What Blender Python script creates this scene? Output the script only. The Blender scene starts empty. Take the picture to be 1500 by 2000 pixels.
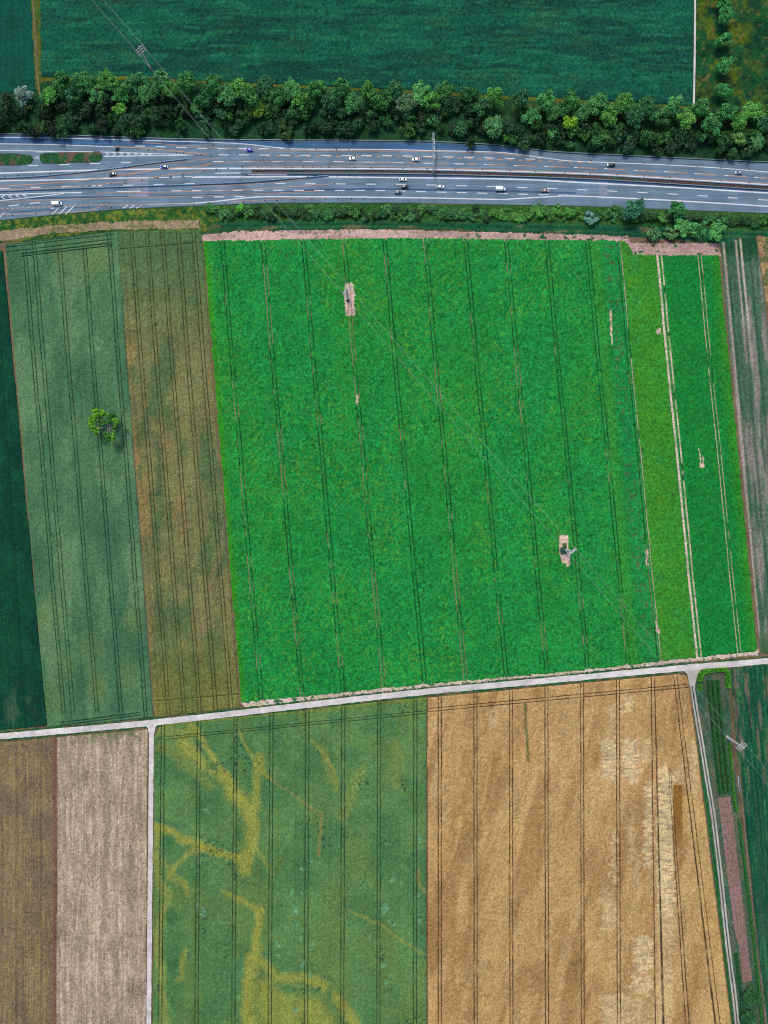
import bpy, math, random
import numpy as np
from mathutils import Vector, Matrix

random.seed(7)
RNG = np.random.default_rng(11)

# ------------------------------------------------------------------ camera, sky, sun, exposure
S = 3.3            # photograph pixels per metre on the ground (motorway dashes are 6 m long, 18 m apart)
CAM_H = 430.0      # metres above the ground
scene = bpy.context.scene
cam_data = bpy.data.cameras.new("camera")
cam_data.sensor_fit = 'VERTICAL'
cam_data.sensor_height = 24.0
cam_data.lens = 24.0 * CAM_H / (2000.0 / S)
cam_data.clip_start = 1.0
cam_data.clip_end = 20000.0
cam = bpy.data.objects.new("camera", cam_data)
cam.location = (0, 0, CAM_H)
scene.collection.objects.link(cam)
scene.camera = cam

SUN_EL, SUN_AZ = math.radians(58), math.radians(-22)      # azimuth from +Y towards +X
world = bpy.data.worlds.new("World")
scene.world = world
world.use_nodes = True
wn = world.node_tree.nodes
sky = wn.new("ShaderNodeTexSky")
sky.sky_type = 'NISHITA'
sky.sun_disc = False
sky.sun_elevation = SUN_EL
sky.sun_rotation = SUN_AZ
sky.air_density = 1.0
sky.dust_density = 2.5
sky.ozone_density = 1.0
wn["Background"].inputs["Strength"].default_value = 0.13
world.node_tree.links.new(sky.outputs[0], wn["Background"].inputs[0])

sun_data = bpy.data.lights.new("sun", 'SUN')
sun_data.energy = 1.5
sun_data.angle = math.radians(14)
sun_data.color = (1.0, 0.95, 0.87)
sun = bpy.data.objects.new("sun", sun_data)
sdir = Vector((math.sin(SUN_AZ) * math.cos(SUN_EL), math.cos(SUN_AZ) * math.cos(SUN_EL), math.sin(SUN_EL)))
sun.rotation_euler = (-sdir).to_track_quat('-Z', 'Y').to_euler()
sun.location = (0, 0, 300)
scene.collection.objects.link(sun)

scene.view_settings.view_transform = 'Standard'
scene.view_settings.look = 'None'
scene.view_settings.exposure = 0.62
scene.view_settings.gamma = 1.0
scene.view_settings.use_curve_mapping = False
scene.cycles.max_bounces = 4
scene.cycles.use_denoising = False
scene.cycles.pixel_filter_type = 'BLACKMAN_HARRIS'
scene.cycles.filter_width = 1.15

COL = scene.collection

# ------------------------------------------------------------------ helpers
def G(u, v, z=0.0):
    """ground point (or point at height z) seen at photograph pixel u, v"""
    k = (CAM_H - z) / CAM_H / S
    return Vector(((u - 750.0) * k, (1000.0 - v) * k, z))

ALB = 0.62
def lin(r, g, b, k=None):
    k = ALB if k is None else k
    o = []
    for c in (r, g, b):
        c = c / 255.0
        o.append((c / 12.92 if c <= 0.04045 else ((c + 0.055) / 1.055) ** 2.4) * k)
    return np.array(o)

_lat = {}
def vnoise(u, v, scale, seed=0, sx=1.0, sy=1.0):
    """smooth value noise in 0..1; scale = size of one cell in photograph pixels"""
    if seed not in _lat:
        _lat[seed] = np.random.default_rng(seed + 100).random((256, 256))
    L = _lat[seed]
    a = np.asarray(u) / (scale * sx) + 37.3
    b = np.asarray(v) / (scale * sy) + 11.7
    ia = np.floor(a).astype(int); ib = np.floor(b).astype(int)
    fa = a - ia; fb = b - ib
    fa = fa * fa * (3 - 2 * fa); fb = fb * fb * (3 - 2 * fb)
    g = lambda i, j: L[i % 256, j % 256]
    return (g(ia, ib) * (1 - fa) + g(ia + 1, ib) * fa) * (1 - fb) + (g(ia, ib + 1) * (1 - fa) + g(ia + 1, ib + 1) * fa) * fb

def fbm(u, v, scale, seed=0, sx=1.0, sy=1.0, octs=4):
    t = 0; a = 1; n = 0
    for k in range(octs):
        t = t + a * vnoise(u, v, scale / 2 ** k, seed + k, sx, sy); n += a; a *= 0.55
    return t / n

def sstep(x, a, b):
    t = np.clip((x - a) / (b - a), 0, 1)
    return t * t * (3 - 2 * t)

def dist_poly(u, v, pts):
    d = np.full(np.shape(u), 1e9)
    for (x0, y0), (x1, y1) in zip(pts[:-1], pts[1:]):
        dx, dy = x1 - x0, y1 - y0
        t = np.clip(((u - x0) * dx + (v - y0) * dy) / (dx * dx + dy * dy + 1e-9), 0, 1)
        d = np.minimum(d, np.hypot(u - x0 - t * dx, v - y0 - t * dy))
    return d

def inside(u, v, poly):
    r = np.zeros(np.shape(u), bool)
    n = len(poly)
    for i in range(n):
        x0, y0 = poly[i]; x1, y1 = poly[(i + 1) % n]
        if y0 == y1: continue
        c = ((y0 > v) != (y1 > v)) & (u < (x1 - x0) * (v - y0) / (y1 - y0) + x0)
        r ^= c
    return r

def mix(a, b, f):
    f = np.asarray(f)[..., None]
    return a * (1 - f) + b * f

def interp(pts, x):
    return np.interp(x, [p[0] for p in pts], [p[1] for p in pts])

def ordinal(n):
    w = ['first', 'second', 'third', 'fourth', 'fifth', 'sixth', 'seventh', 'eighth', 'ninth', 'tenth', 'eleventh', 'twelfth']
    if n <= 12: return w[n - 1]
    return '%d%s' % (n, 'th' if 10 <= n % 100 <= 20 else {1: 'st', 2: 'nd', 3: 'rd'}.get(n % 10, 'th'))

def tag(o, label=None, cat=None, group=None, kind=None):
    if label: o['label'] = label
    if cat: o['category'] = cat
    if group: o['group'] = group
    if kind: o['kind'] = kind
    return o

def link(name, mesh, material=None, parent=None, loc=None):
    o = bpy.data.objects.new(name, mesh)
    COL.objects.link(o)
    if material is not None and mesh is not None and len(mesh.materials) == 0:
        mesh.materials.append(material)
    if parent is not None: o.parent = parent
    if loc is not None: o.location = loc
    return o

def empty(name, loc, rz=0.0):
    o = bpy.data.objects.new(name, None)
    o.empty_display_size = 0.5
    o.location = loc
    o.rotation_euler = (0, 0, rz)
    COL.objects.link(o)
    return o

def mesh_np(name, verts, quads=None, tris=None, colors=None, smooth=False):
    me = bpy.data.meshes.new(name)
    verts = np.asarray(verts, np.float32)
    loops = []; starts = []; totals = []
    pos = 0
    if quads is not None and len(quads):
        q = np.asarray(quads, np.int32); loops.append(q.ravel())
        starts.append(np.arange(len(q)) * 4); totals.append(np.full(len(q), 4)); pos = q.size
    if tris is not None and len(tris):
        t = np.asarray(tris, np.int32); loops.append(t.ravel())
        starts.append(pos + np.arange(len(t)) * 3); totals.append(np.full(len(t), 3))
    loops = np.concatenate(loops); starts = np.concatenate(starts); totals = np.concatenate(totals)
    me.vertices.add(len(verts)); me.vertices.foreach_set('co', verts.ravel())
    me.loops.add(len(loops)); me.loops.foreach_set('vertex_index', loops.astype(np.int32))
    me.polygons.add(len(starts)); me.polygons.foreach_set('loop_start', starts.astype(np.int32))
    try: me.polygons.foreach_set('loop_total', totals.astype(np.int32))
    except Exception: pass
    if smooth: me.polygons.foreach_set('use_smooth', np.ones(len(starts), bool))
    if colors is not None:
        a = me.attributes.new('Col', 'FLOAT_COLOR', 'POINT')
        c = np.ones((len(verts), 4), np.float32); c[:, :3] = colors
        a.data.foreach_set('color', c.ravel())
    me.update(calc_edges=True)
    return me

class MB:
    """collects boxes, tubes and lofts into one mesh"""
    def __init__(s): s.v = []; s.f = []
    def add(s, v, f):
        b = len(s.v); s.v += [tuple(p) for p in v]; s.f += [tuple(i + b for i in q) for q in f]; return s
    def box(s, c, d, taper=1.0, m=None):
        x, y, z = c; a, b, h = d[0] / 2, d[1] / 2, d[2] / 2
        v = [Vector((x + i * a * (taper if k > 0 else 1), y + j * b * (taper if k > 0 else 1), z + k * h)) for k in (-1, 1) for i, j in ((-1, -1), (1, -1), (1, 1), (-1, 1))]
        if m: v = [m @ p for p in v]
        return s.add(v, [(3, 2, 1, 0), (4, 5, 6, 7), (0, 1, 5, 4), (1, 2, 6, 5), (2, 3, 7, 6), (3, 0, 4, 7)])
    def tube(s, p, q, r0, r1=None, n=8):
        p, q = Vector(p), Vector(q); r1 = r0 if r1 is None else r1
        d = (q - p).normalized()
        a = d.orthogonal().normalized(); b = d.cross(a)
        v = [p + (a * math.cos(t) + b * math.sin(t)) * r0 for t in [2 * math.pi * k / n for k in range(n)]]
        v += [q + (a * math.cos(t) + b * math.sin(t)) * r1 for t in [2 * math.pi * k / n for k in range(n)]]
        f = [(k, (k + 1) % n, n + (k + 1) % n, n + k) for k in range(n)] + [tuple(range(n))[::-1], tuple(range(n, 2 * n))]
        return s.add(v, f)
    def loft(s, rings, cap=True):
        n = len(rings[0]); v = [p for r in rings for p in r]; f = []
        for i in range(len(rings) - 1):
            for k in range(n):
                f.append((i * n + k, i * n + (k + 1) % n, (i + 1) * n + (k + 1) % n, (i + 1) * n + k))
        if cap: f += [tuple(range(n))[::-1], tuple((len(rings) - 1) * n + k for k in range(n))]
        return s.add(v, f)
    def mesh(s, name, smooth=False):
        me = bpy.data.meshes.new(name); me.from_pydata(s.v, [], s.f)
        if smooth: me.polygons.foreach_set('use_smooth', [True] * len(me.polygons))
        me.update(); return me
    def build(s, name, material, parent=None, smooth=False):
        return link(name, s.mesh(name, smooth), material, parent)

# ------------------------------------------------------------------ materials
def base_mat(name, rough=0.9, spec=0.2):
    m = bpy.data.materials.new(name); m.use_nodes = True
    p = m.node_tree.nodes["Principled BSDF"]
    p.inputs["Roughness"].default_value = rough
    p.inputs["Specular IOR Level"].default_value = spec
    return m, m.node_tree.nodes, m.node_tree.links, p

def plain(name, rgb, rough=0.6, spec=0.3, metal=0.0, var=0.12, scale=3.0):
    """one colour with slight procedural mottling"""
    m, n, l, p = base_mat(name, rough, spec)
    p.inputs["Metallic"].default_value = metal
    tc = n.new("ShaderNodeTexCoord"); no = n.new("ShaderNodeTexNoise")
    no.inputs["Scale"].default_value = scale; no.inputs["Detail"].default_value = 3
    l.new(tc.outputs["Object"], no.inputs["Vector"])
    mr = n.new("ShaderNodeMapRange"); mr.inputs["To Min"].default_value = 1 - var; mr.inputs["To Max"].default_value = 1 + var
    l.new(no.outputs["Fac"], mr.inputs["Value"])
    mx = n.new("ShaderNodeVectorMath"); mx.operation = 'SCALE'; mx.inputs[0].default_value = tuple(rgb)
    l.new(mr.outputs[0], mx.inputs["Scale"]); l.new(mx.outputs[0], p.inputs["Base Color"])
    return m

def attr_mat(name, grain=0.25, scale=1.6, rough=0.95, spec=0.1, stretch=(1, 1, 1), bump=0.0, rot=0.0):
    """colour from the mesh's own colour attribute, with a fine procedural grain"""
    m, n, l, p = base_mat(name, rough, spec)
    at = n.new("ShaderNodeAttribute"); at.attribute_name = 'Col'
    tc = n.new("ShaderNodeTexCoord"); mp = n.new("ShaderNodeMapping"); mp.inputs["Scale"].default_value = stretch
    mp.inputs["Rotation"].default_value = (0, 0, rot)
    no = n.new("ShaderNodeTexNoise"); no.inputs["Scale"].default_value = scale; no.inputs["Detail"].default_value = 4
    no.inputs["Roughness"].default_value = 0.7
    l.new(tc.outputs["Object"], mp.inputs[0]); l.new(mp.outputs[0], no.inputs["Vector"])
    mr = n.new("ShaderNodeMapRange"); mr.inputs["From Min"].default_value = 0.3; mr.inputs["From Max"].default_value = 0.7
    mr.inputs["To Min"].default_value = 1 - grain; mr.inputs["To Max"].default_value = 1 + grain
    l.new(no.outputs["Fac"], mr.inputs["Value"])
    mx = n.new("ShaderNodeVectorMath"); mx.operation = 'SCALE'
    l.new(at.outputs["Color"], mx.inputs[0]); l.new(mr.outputs[0], mx.inputs["Scale"]); l.new(mx.outputs[0], p.inputs["Base Color"])
    if bump:
        b = n.new("ShaderNodeBump"); b.inputs["Strength"].default_value = bump; b.inputs["Distance"].default_value = 0.2
        l.new(no.outputs["Fac"], b.inputs["Height"]); l.new(b.outputs[0], p.inputs["Normal"])
    return m

def leaf_mat(name):
    """object colour x per-leaf tint"""
    m, n, l, p = base_mat(name, 0.65, 0.25)
    oi = n.new("ShaderNodeObjectInfo"); at = n.new("ShaderNodeAttribute"); at.attribute_name = 'Col'
    mx = n.new("ShaderNodeVectorMath"); mx.operation = 'MULTIPLY'
    l.new(oi.outputs["Color"], mx.inputs[0]); l.new(at.outputs["Color"], mx.inputs[1]); l.new(mx.outputs[0], p.inputs["Base Color"])
    return m

def paint_mat(name):
    m, n, l, p = base_mat(name, 0.3, 0.5)
    oi = n.new("ShaderNodeObjectInfo"); l.new(oi.outputs["Color"], p.inputs["Base Color"])
    p.inputs["Coat Weight"].default_value = 0.5
    return m

def road_mat(name, rgb, streak=0.24, blotch=0.18, stretch=(0.02, 0.9, 1), rough=0.85):
    m, n, l, p = base_mat(name, rough, 0.25)
    tc = n.new("ShaderNodeTexCoord"); mp = n.new("ShaderNodeMapping"); mp.inputs["Scale"].default_value = stretch
    a = n.new("ShaderNodeTexNoise"); a.inputs["Scale"].default_value = 1.0; a.inputs["Detail"].default_value = 5
    b = n.new("ShaderNodeTexNoise"); b.inputs["Scale"].default_value = 0.09; b.inputs["Detail"].default_value = 6
    c = n.new("ShaderNodeTexNoise"); c.inputs["Scale"].default_value = 1.7; c.inputs["Detail"].default_value = 3
    l.new(tc.outputs["Object"], mp.inputs[0]); l.new(mp.outputs[0], a.inputs["Vector"])
    l.new(tc.outputs["Object"], b.inputs["Vector"]); l.new(tc.outputs["Object"], c.inputs["Vector"])
    def rng(node, amp):
        r = n.new("ShaderNodeMapRange"); r.inputs["From Min"].default_value = 0.3; r.inputs["From Max"].default_value = 0.7
        r.inputs["To Min"].default_value = 1 - amp; r.inputs["To Max"].default_value = 1 + amp
        l.new(node.outputs["Fac"], r.inputs["Value"]); return r
    m1 = n.new("ShaderNodeMath"); m1.operation = 'MULTIPLY'; m2 = n.new("ShaderNodeMath"); m2.operation = 'MULTIPLY'
    l.new(rng(a, streak).outputs[0], m1.inputs[0]); l.new(rng(b, blotch).outputs[0], m1.inputs[1])
    l.new(m1.outputs[0], m2.inputs[0]); l.new(rng(c, 0.06).outputs[0], m2.inputs[1])
    mx = n.new("ShaderNodeVectorMath"); mx.operation = 'SCALE'; mx.inputs[0].default_value = tuple(rgb)
    l.new(m2.outputs[0], mx.inputs["Scale"]); l.new(mx.outputs[0], p.inputs["Base Color"])
    return m

M = {}
M['crop'] = attr_mat('crop_canopy', 0.34, 2.1)
M['soil'] = attr_mat('bare_soil', 0.3, 1.8)
M['leaf'] = leaf_mat('leaves')
M['bark'] = plain('bark', lin(120, 110, 98), 0.95, 0.1, var=0.25)
M['pale_bark'] = plain('pale_bark', lin(190, 180, 175), 0.95, 0.1, var=0.2)
M['asphalt'] = road_mat('asphalt', lin(112, 136, 154))
M['dark_asphalt'] = road_mat('dark_asphalt', lin(66, 106, 142))
M['joint'] = road_mat('bitumen_joint', lin(66, 96, 126))
M['pale_concrete'] = road_mat('worn_concrete', lin(140, 150, 168), 0.2, 0.2)
M['white_line'] = road_mat('white_road_paint', lin(232, 236, 240), 0.12, 0.1, (0.2, 0.2, 1))
M['orange_line'] = road_mat('orange_road_paint', lin(216, 160, 106), 0.12, 0.15, (0.2, 0.2, 1))
M['concrete'] = road_mat('farm_road_concrete', lin(226, 219, 211), 0.14, 0.2, (0.4, 0.4, 1))
M['rut'] = road_mat('gravel_rut', lin(196, 188, 178), 0.1, 0.2, (0.5, 0.2, 1))
M['track_soil'] = road_mat('olive_dirt', lin(112, 104, 66), 0.15, 0.25, (0.5, 0.2, 1))
M['rail'] = plain('weathered_rail', lin(130, 152, 166), 0.6, 0.4, 0.2)
M['steel'] = plain('galvanised_steel', lin(178, 186, 196), 0.45, 0.5, 0.4)
M['white_steel'] = plain('pale_painted_steel', lin(226, 220, 224), 0.5, 0.4)
M['blue_steel'] = plain('blue_grey_steel_barrier', lin(96, 138, 170), 0.5, 0.4, 0.2)
M['cable'] = plain('aluminium_cable', lin(190, 210, 208), 0.5, 0.4, 0.2)
M['insulator'] = plain('insulator_glaze', lin(205, 190, 195), 0.3, 0.5)
M['rubber'] = plain('black_rubber', lin(24, 26, 32), 0.8, 0.3)
M['red_panel'] = plain('red_white_panel', lin(200, 80, 70), 0.5, 0.3)
M['sign_white'] = plain('sign_white', lin(225, 228, 232), 0.5, 0.3)
M['sign_blue'] = plain('sign_blue', lin(40, 80, 160), 0.5, 0.3)
M['paint'] = paint_mat('car_paint')
M['glass'] = plain('dark_car_glass', lin(26, 34, 46), 0.08, 0.6, var=0.05)
M['lamp'] = plain('headlight_lens', lin(225, 230, 235), 0.2, 0.6)
M['tail'] = plain('tail_light_lens', lin(150, 25, 25), 0.3, 0.5)
M['pipe'] = plain('pale_blue_pipe', lin(150, 195, 205), 0.4, 0.4)

# ------------------------------------------------------------------ the ground
gm, gn, gl, gp = base_mat('far_fields', 0.95, 0.1)
tc = gn.new("ShaderNodeTexCoord"); vo = gn.new("ShaderNodeTexVoronoi"); vo.inputs["Scale"].default_value = 0.004
no = gn.new("ShaderNodeTexNoise"); no.inputs["Scale"].default_value = 0.7; no.inputs["Detail"].default_value = 6
rp = gn.new("ShaderNodeValToRGB")
for k, (pos, c) in enumerate([(0.0, (60, 84, 54)), (0.4, (52, 92, 52)), (0.7, (104, 100, 66)), (1.0, (120, 108, 84))]):
    e = rp.color_ramp.elements[k] if k < 2 else rp.color_ramp.elements.new(pos)
    e.position = pos; e.color = (*lin(*c), 1)
mr = gn.new("ShaderNodeMapRange"); mr.inputs["To Min"].default_value = 0.6; mr.inputs["To Max"].default_value = 1.4
sx = gn.new("ShaderNodeSeparateXYZ"); vm = gn.new("ShaderNodeVectorMath"); vm.operation = 'SCALE'
gl.new(tc.outputs["Object"], vo.inputs["Vector"]); gl.new(tc.outputs["Object"], no.inputs["Vector"])
gl.new(vo.outputs["Color"], sx.inputs[0]); gl.new(sx.outputs[0], rp.inputs[0])
gl.new(no.outputs["Fac"], mr.inputs["Value"]); gl.new(rp.outputs[0], vm.inputs[0]); gl.new(mr.outputs[0], vm.inputs["Scale"])
gl.new(vm.outputs[0], gp.inputs["Base Color"])
R = 6000.0
tag(link('ground', mesh_np('ground', [(-R, -R, -0.05), (R, -R, -0.05), (R, R, -0.05), (-R, R, -0.05)], [(0, 1, 2, 3)]), gm),
    'flat farmland ground reaching out to the horizon', kind='structure')

def ground_patch(name, poly, rgb, z, label, kind='structure', var=0.18, res=2.2, cfun=None):
    """flat soil or grass sheet under the crops"""
    return crop(name, label, None, poly, rgb, 0.0, res, z0=z, amp=0.0, colvar=var, kind=kind, cfun=cfun, material=M['soil'])

def crop(name, label, cat, poly, rgb, height, res, top=None, bot=None, tilt=0.0, tracks=(), ttracks=(), z0=0.0,
         amp=0.2, colvar=0.2, kind='stuff', cfun=None, hfun=None, soil=(120, 104, 84), material=None, wob=0.0, dip=True,
         speck=0.22, regrow=0.6, rough_edge=0.0, rowvar=0.0):
    """a crop canopy: a sheet of vertices res metres apart, sunk to the soil along its wheel tracks.
    top / bot: matching pixel columns at the upper and lower edge (rows may fan out); tilt: slope of the cross rows."""
    us = [p[0] for p in poly]; vs = [p[1] for p in poly]
    v0, v1 = min(vs), max(vs)
    if top is None: top = [min(us), max(us)]; bot = list(top)
    rp = res * S
    x0, x1 = top[0], top[-1]
    ratio = max((bot[-1] - bot[0]) / (top[-1] - top[0] + 1e-9), 1.0)
    # columns; a track adds four of its own
    cols = []
    loc_ratio = lambda x: 1.0
    xs = list(np.arange(x0, x1 + rp / ratio, rp / ratio)) if len(top) == 2 else None
    if xs is None:
        xs = []
        for a, b, c, d in zip(top[:-1], top[1:], bot[:-1], bot[1:]):
            n = max(1, int(max(b - a, d - c) / rp)); xs += list(a + (b - a) * np.arange(n) / n)
        xs.append(x1)
    near = lambda x: any(abs(x - t[0]) < t[1] * S + rp * 0.35 for t in tracks)
    for x in xs:
        if not near(x): cols.append((x, -1))
    for i, t in enumerate(tracks):
        w = t[1] * S
        cols += [(t[0] - w - 0.25, -1), (t[0] - w * 0.8, i), (t[0] + w * 0.8, i), (t[0] + w + 0.25, -1)]
    cols.sort()
    # rows
    rows = []
    a0 = v0 - abs(tilt) * (x1 - x0) - 2; a1 = v1 + abs(tilt) * (x1 - x0) + 2
    neart = lambda y: any(abs(y - t[0]) < t[1] * S + rp * 0.35 for t in ttracks)
    for y in np.arange(a0, a1, rp):
        if not neart(y): rows.append((y, -1))
    for i, t in enumerate(ttracks):
        w = t[1] * S
        rows += [(t[0] - w - 0.25, -1), (t[0] - w * 0.8, i), (t[0] + w * 0.8, i), (t[0] + w + 0.25, -1)]
    rows.sort()
    cx = np.array([c[0] for c in cols]); ct = np.array([c[1] for c in cols])
    ry = np.array([r[0] for r in rows]); rt = np.array([r[1] for r in rows])
    xb = np.interp(cx, top, bot)
    V = ry[:, None] + tilt * (cx - x0)[None, :]
    T = (V - v0) / (v1 - v0)
    U = cx[None, :] * (1 - T) + xb[None, :] * T
    if wob: U = U + wob * (vnoise(V, V * 0, 60, 5) - 0.5) * 2
    n, m = U.shape
    jig = 0.28 * rp
    for i in range(len(tracks)):
        ii = np.where(ct == i)[0]
        sh = 0.9 * (vnoise(V[:, ii], V[:, ii] * 0 + i * 31, 14, 141) - 0.5) * tracks[i][1] * S
        U[:, ii] += sh * np.array([1.0, -0.6])[None, :]
    Uj = U + np.where(ct[None, :] < 0, RNG.uniform(-jig, jig, U.shape), 0)
    Vj = V + np.where(rt[:, None] < 0, RNG.uniform(-jig, jig, U.shape), 0)
    Uc = (U[:-1, :-1] + U[1:, 1:] + U[1:, :-1] + U[:-1, 1:]) / 4; Vc = (V[:-1, :-1] + V[1:, 1:] + V[1:, :-1] + V[:-1, 1:]) / 4
    if rough_edge:
        keep = inside(Uc + rough_edge * (fbm(Uc, Vc, 9, 61) - 0.5) * 2, Vc + rough_edge * (fbm(Uc, Vc, 9, 71) - 0.5) * 2, poly)
    else:
        keep = inside(Uc, Vc, poly)
    idx = np.arange(n * m).reshape(n, m)
    q = np.stack([idx[1:, :-1], idx[1:, 1:], idx[:-1, 1:], idx[:-1, :-1]], -1)[keep]
    cnt = np.bincount(q.ravel(), minlength=n * m).reshape(n, m)
    intr = np.zeros((n, m), bool)
    for i, t in enumerate(tracks):
        va, vb = (t[2], t[3]) if len(t) > 3 else (-1e9, 1e9)
        intr |= (ct[None, :] == i) & (V > va) & (V < vb)
    for i, t in enumerate(ttracks):
        ua, ub = (t[2], t[3]) if len(t) > 3 else (-1e9, 1e9)
        intr |= (rt[:, None] == i) & (U > ua) & (U < ub)
    rnd = RNG.random((n, m))
    Z = height * (1 - amp * rnd - amp * 0.5 * vnoise(U, V, 7, 33)) if height else np.zeros((n, m))
    C = np.broadcast_to(lin(*rgb), (n, m, 3)).copy()
    if cfun is not None: C = cfun(U, V, C)
    if rowvar:
        rw = 1 + rowvar * (RNG.random(m) - 0.5) * 2
        C = C * rw[None, :, None]
    C = C * (1 + colvar * (RNG.random((n, m, 1)) - 0.5) * 2 + colvar * 0.8 * (fbm(U, V, 40, 17)[..., None] - 0.5) * 2)
    if speck: C = C * (1 + speck * 2.6 * (vnoise(U, V, 2.0, 203)[..., None] - 0.5) + speck * 0.7 * (vnoise(U, V, 5.2, 207)[..., None] - 0.5))
    if hfun is not None: Z = hfun(U, V, Z)
    sc = np.broadcast_to(lin(*soil), (n, m, 3)).copy()
    for i, t in enumerate(tracks):
        if len(t) > 4:
            bare = sstep(fbm(U[:, ct == i], V[:, ct == i], 40, 121, 1, 1, 3), t[5] - 0.06, t[5] + 0.06)
            sc[:, ct == i] = mix(lin(*soil) + 0 * sc[:, ct == i], lin(*t[4]), bare)
    if height:
        fill = sstep(fbm(U, V, 16, 151, octs=3), 0.45, 0.75) * regrow
        Z = np.where(intr, 0.03 + 0.6 * fill * Z, Z)
        C = np.where(intr[..., None], mix(sc * (0.65 + 0.7 * rnd[..., None]), C, fill * 0.8), C)
        if dip: Z = np.where((cnt < 4) & (cnt > 0), np.minimum(Z, 0.04), Z)
    k = 1.0 / S
    verts = np.stack([(Uj - 750) * k, (1000 - Vj) * k, Z + z0], -1).reshape(-1, 3)
    used = np.unique(q); remap = np.zeros(n * m, np.int64); remap[used] = np.arange(len(used))
    me = mesh_np(name, verts[used], remap[q], colors=np.clip(C.reshape(-1, 3)[used], 0.001, 0.9))
    o = link(name, me, material or M['crop'])
    return tag(o, label, cat, kind=kind)

def pairs(xs, gap, hw, v0=-1e9, v1=1e9):
    r = []
    for x in xs: r += [(x - gap / 2, hw, v0, v1), (x + gap / 2, hw, v0, v1)]
    return r

# ------------------------------------------------------------------ fields: far side of the motorway
ROAD_TOP = [(-60, 263), (0, 264), (120, 266), (375, 274), (750, 277), (875, 280), (975, 286), (1050, 295), (1125, 301), (1500, 319), (1560, 322)]
ROAD_BOT = [(-60, 437), (0, 430), (137, 416), (250, 407), (375, 402), (525, 396), (750, 395.5), (1125, 402), (1500, 416), (1560, 419)]

def c_top(U, V, C):
    f = fbm(U, V, 30, 3, 5.0, 0.6)
    C = mix(C, lin(16, 62, 56), sstep(f, 0.45, 0.62) * 0.6)
    C = mix(C, lin(34, 112, 76), sstep(fbm(U, V, 14, 8, 4.0, 0.35), 0.5, 0.7) * 0.7)
    C = mix(C, lin(60, 100, 46), sstep(fbm(U, V, 45, 21, 1.5, 0.8), 0.6, 0.8) * 0.2)
    return C
crop('dark_crop_field', 'wide dark teal green crop field above the tree belt', 'field',
     [(78, -70), (1354, -70), (1354, 208), (1180, 198), (960, 186), (700, 172), (480, 163), (240, 150), (80, 152)], (20, 92, 70), 0.7, 0.72,
     colvar=0.25, amp=0.35, cfun=c_top, soil=(40, 70, 50), rough_edge=2, speck=0.42)
crop('dark_crop_field', 'dark green crop field corner left of the dirt track', 'field',
     [(-60, -70), (58, -70), (70, 180), (-60, 186)], (14, 84, 68), 0.7, 0.75, colvar=0.2, amp=0.3, rowvar=0.18)
def c_verge(U, V, C):
    C = mix(C, lin(112, 112, 34), sstep(fbm(U, V, 7, 4), 0.48, 0.65) * 0.7)
    return mix(C, lin(44, 96, 40), sstep(fbm(U, V, 16, 14), 0.5, 0.7) * 0.7)
crop('grass_strip', 'yellowish grass edge between dark field and tree belt', 'grass',
     [(56, -70), (80, -70), (80, 152), (240, 148), (480, 160), (700, 170), (960, 184), (1180, 197), (1354, 207), (1354, 214), (1180, 206), (960, 193), (700, 178), (480, 168), (240, 156), (84, 160), (80, 185), (60, 185)],
     (92, 104, 40), 0.3, 0.9, colvar=0.3, amp=0.5, cfun=c_verge, z0=-0.02)
def c_belt(U, V, C):
    C = mix(C, lin(84, 108, 52), sstep(fbm(U, V, 14, 9), 0.5, 0.7) * 0.7 * sstep(U, 880, 1000) * (1 - sstep(V, 250, 290)))
    C = mix(C, lin(128, 110, 68), sstep(fbm(U, V, 14, 19), 0.52, 0.62) * sstep(V, 288 + (U - 1000) * 0.05, 294 + (U - 1000) * 0.05) * sstep(U, 960, 1010))
    return C
crop('undergrowth', 'dark undergrowth on the ground below the tree belt', 'grass',
     [(-60, 184), (60, 184), (84, 159), (240, 155), (480, 167), (700, 177), (960, 192), (1180, 205), (1354, 213), (1358, 236), (1560, 250), (1560, 318)] + [(x, y - 3) for x, y in ROAD_TOP[::-1][1:]],
     (36, 78, 46), 0.45, 0.8, colvar=0.35, amp=0.6, cfun=c_belt)
def c_meadow(U, V, C):
    C = mix(C, lin(84, 104, 28), sstep(fbm(U, V, 24, 5), 0.45, 0.65) * (1 - sstep(U, 1430, 1500) * 0.6))
    C = mix(C, lin(14, 60, 40), sstep(fbm(U, V, 15, 15), 0.5, 0.68) * 0.8)
    return mix(C, lin(120, 104, 54), sstep(fbm(U, V, 9, 25), 0.62, 0.76) * 0.6)
crop('meadow', 'rough dark meadow with yellowish tufts right of the white path', 'meadow',
     [(1359, -70), (1570, -70), (1570, 262), (1359, 240)], (28, 84, 44), 0.5, 0.75, colvar=0.35, amp=0.6, cfun=c_meadow)

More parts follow.
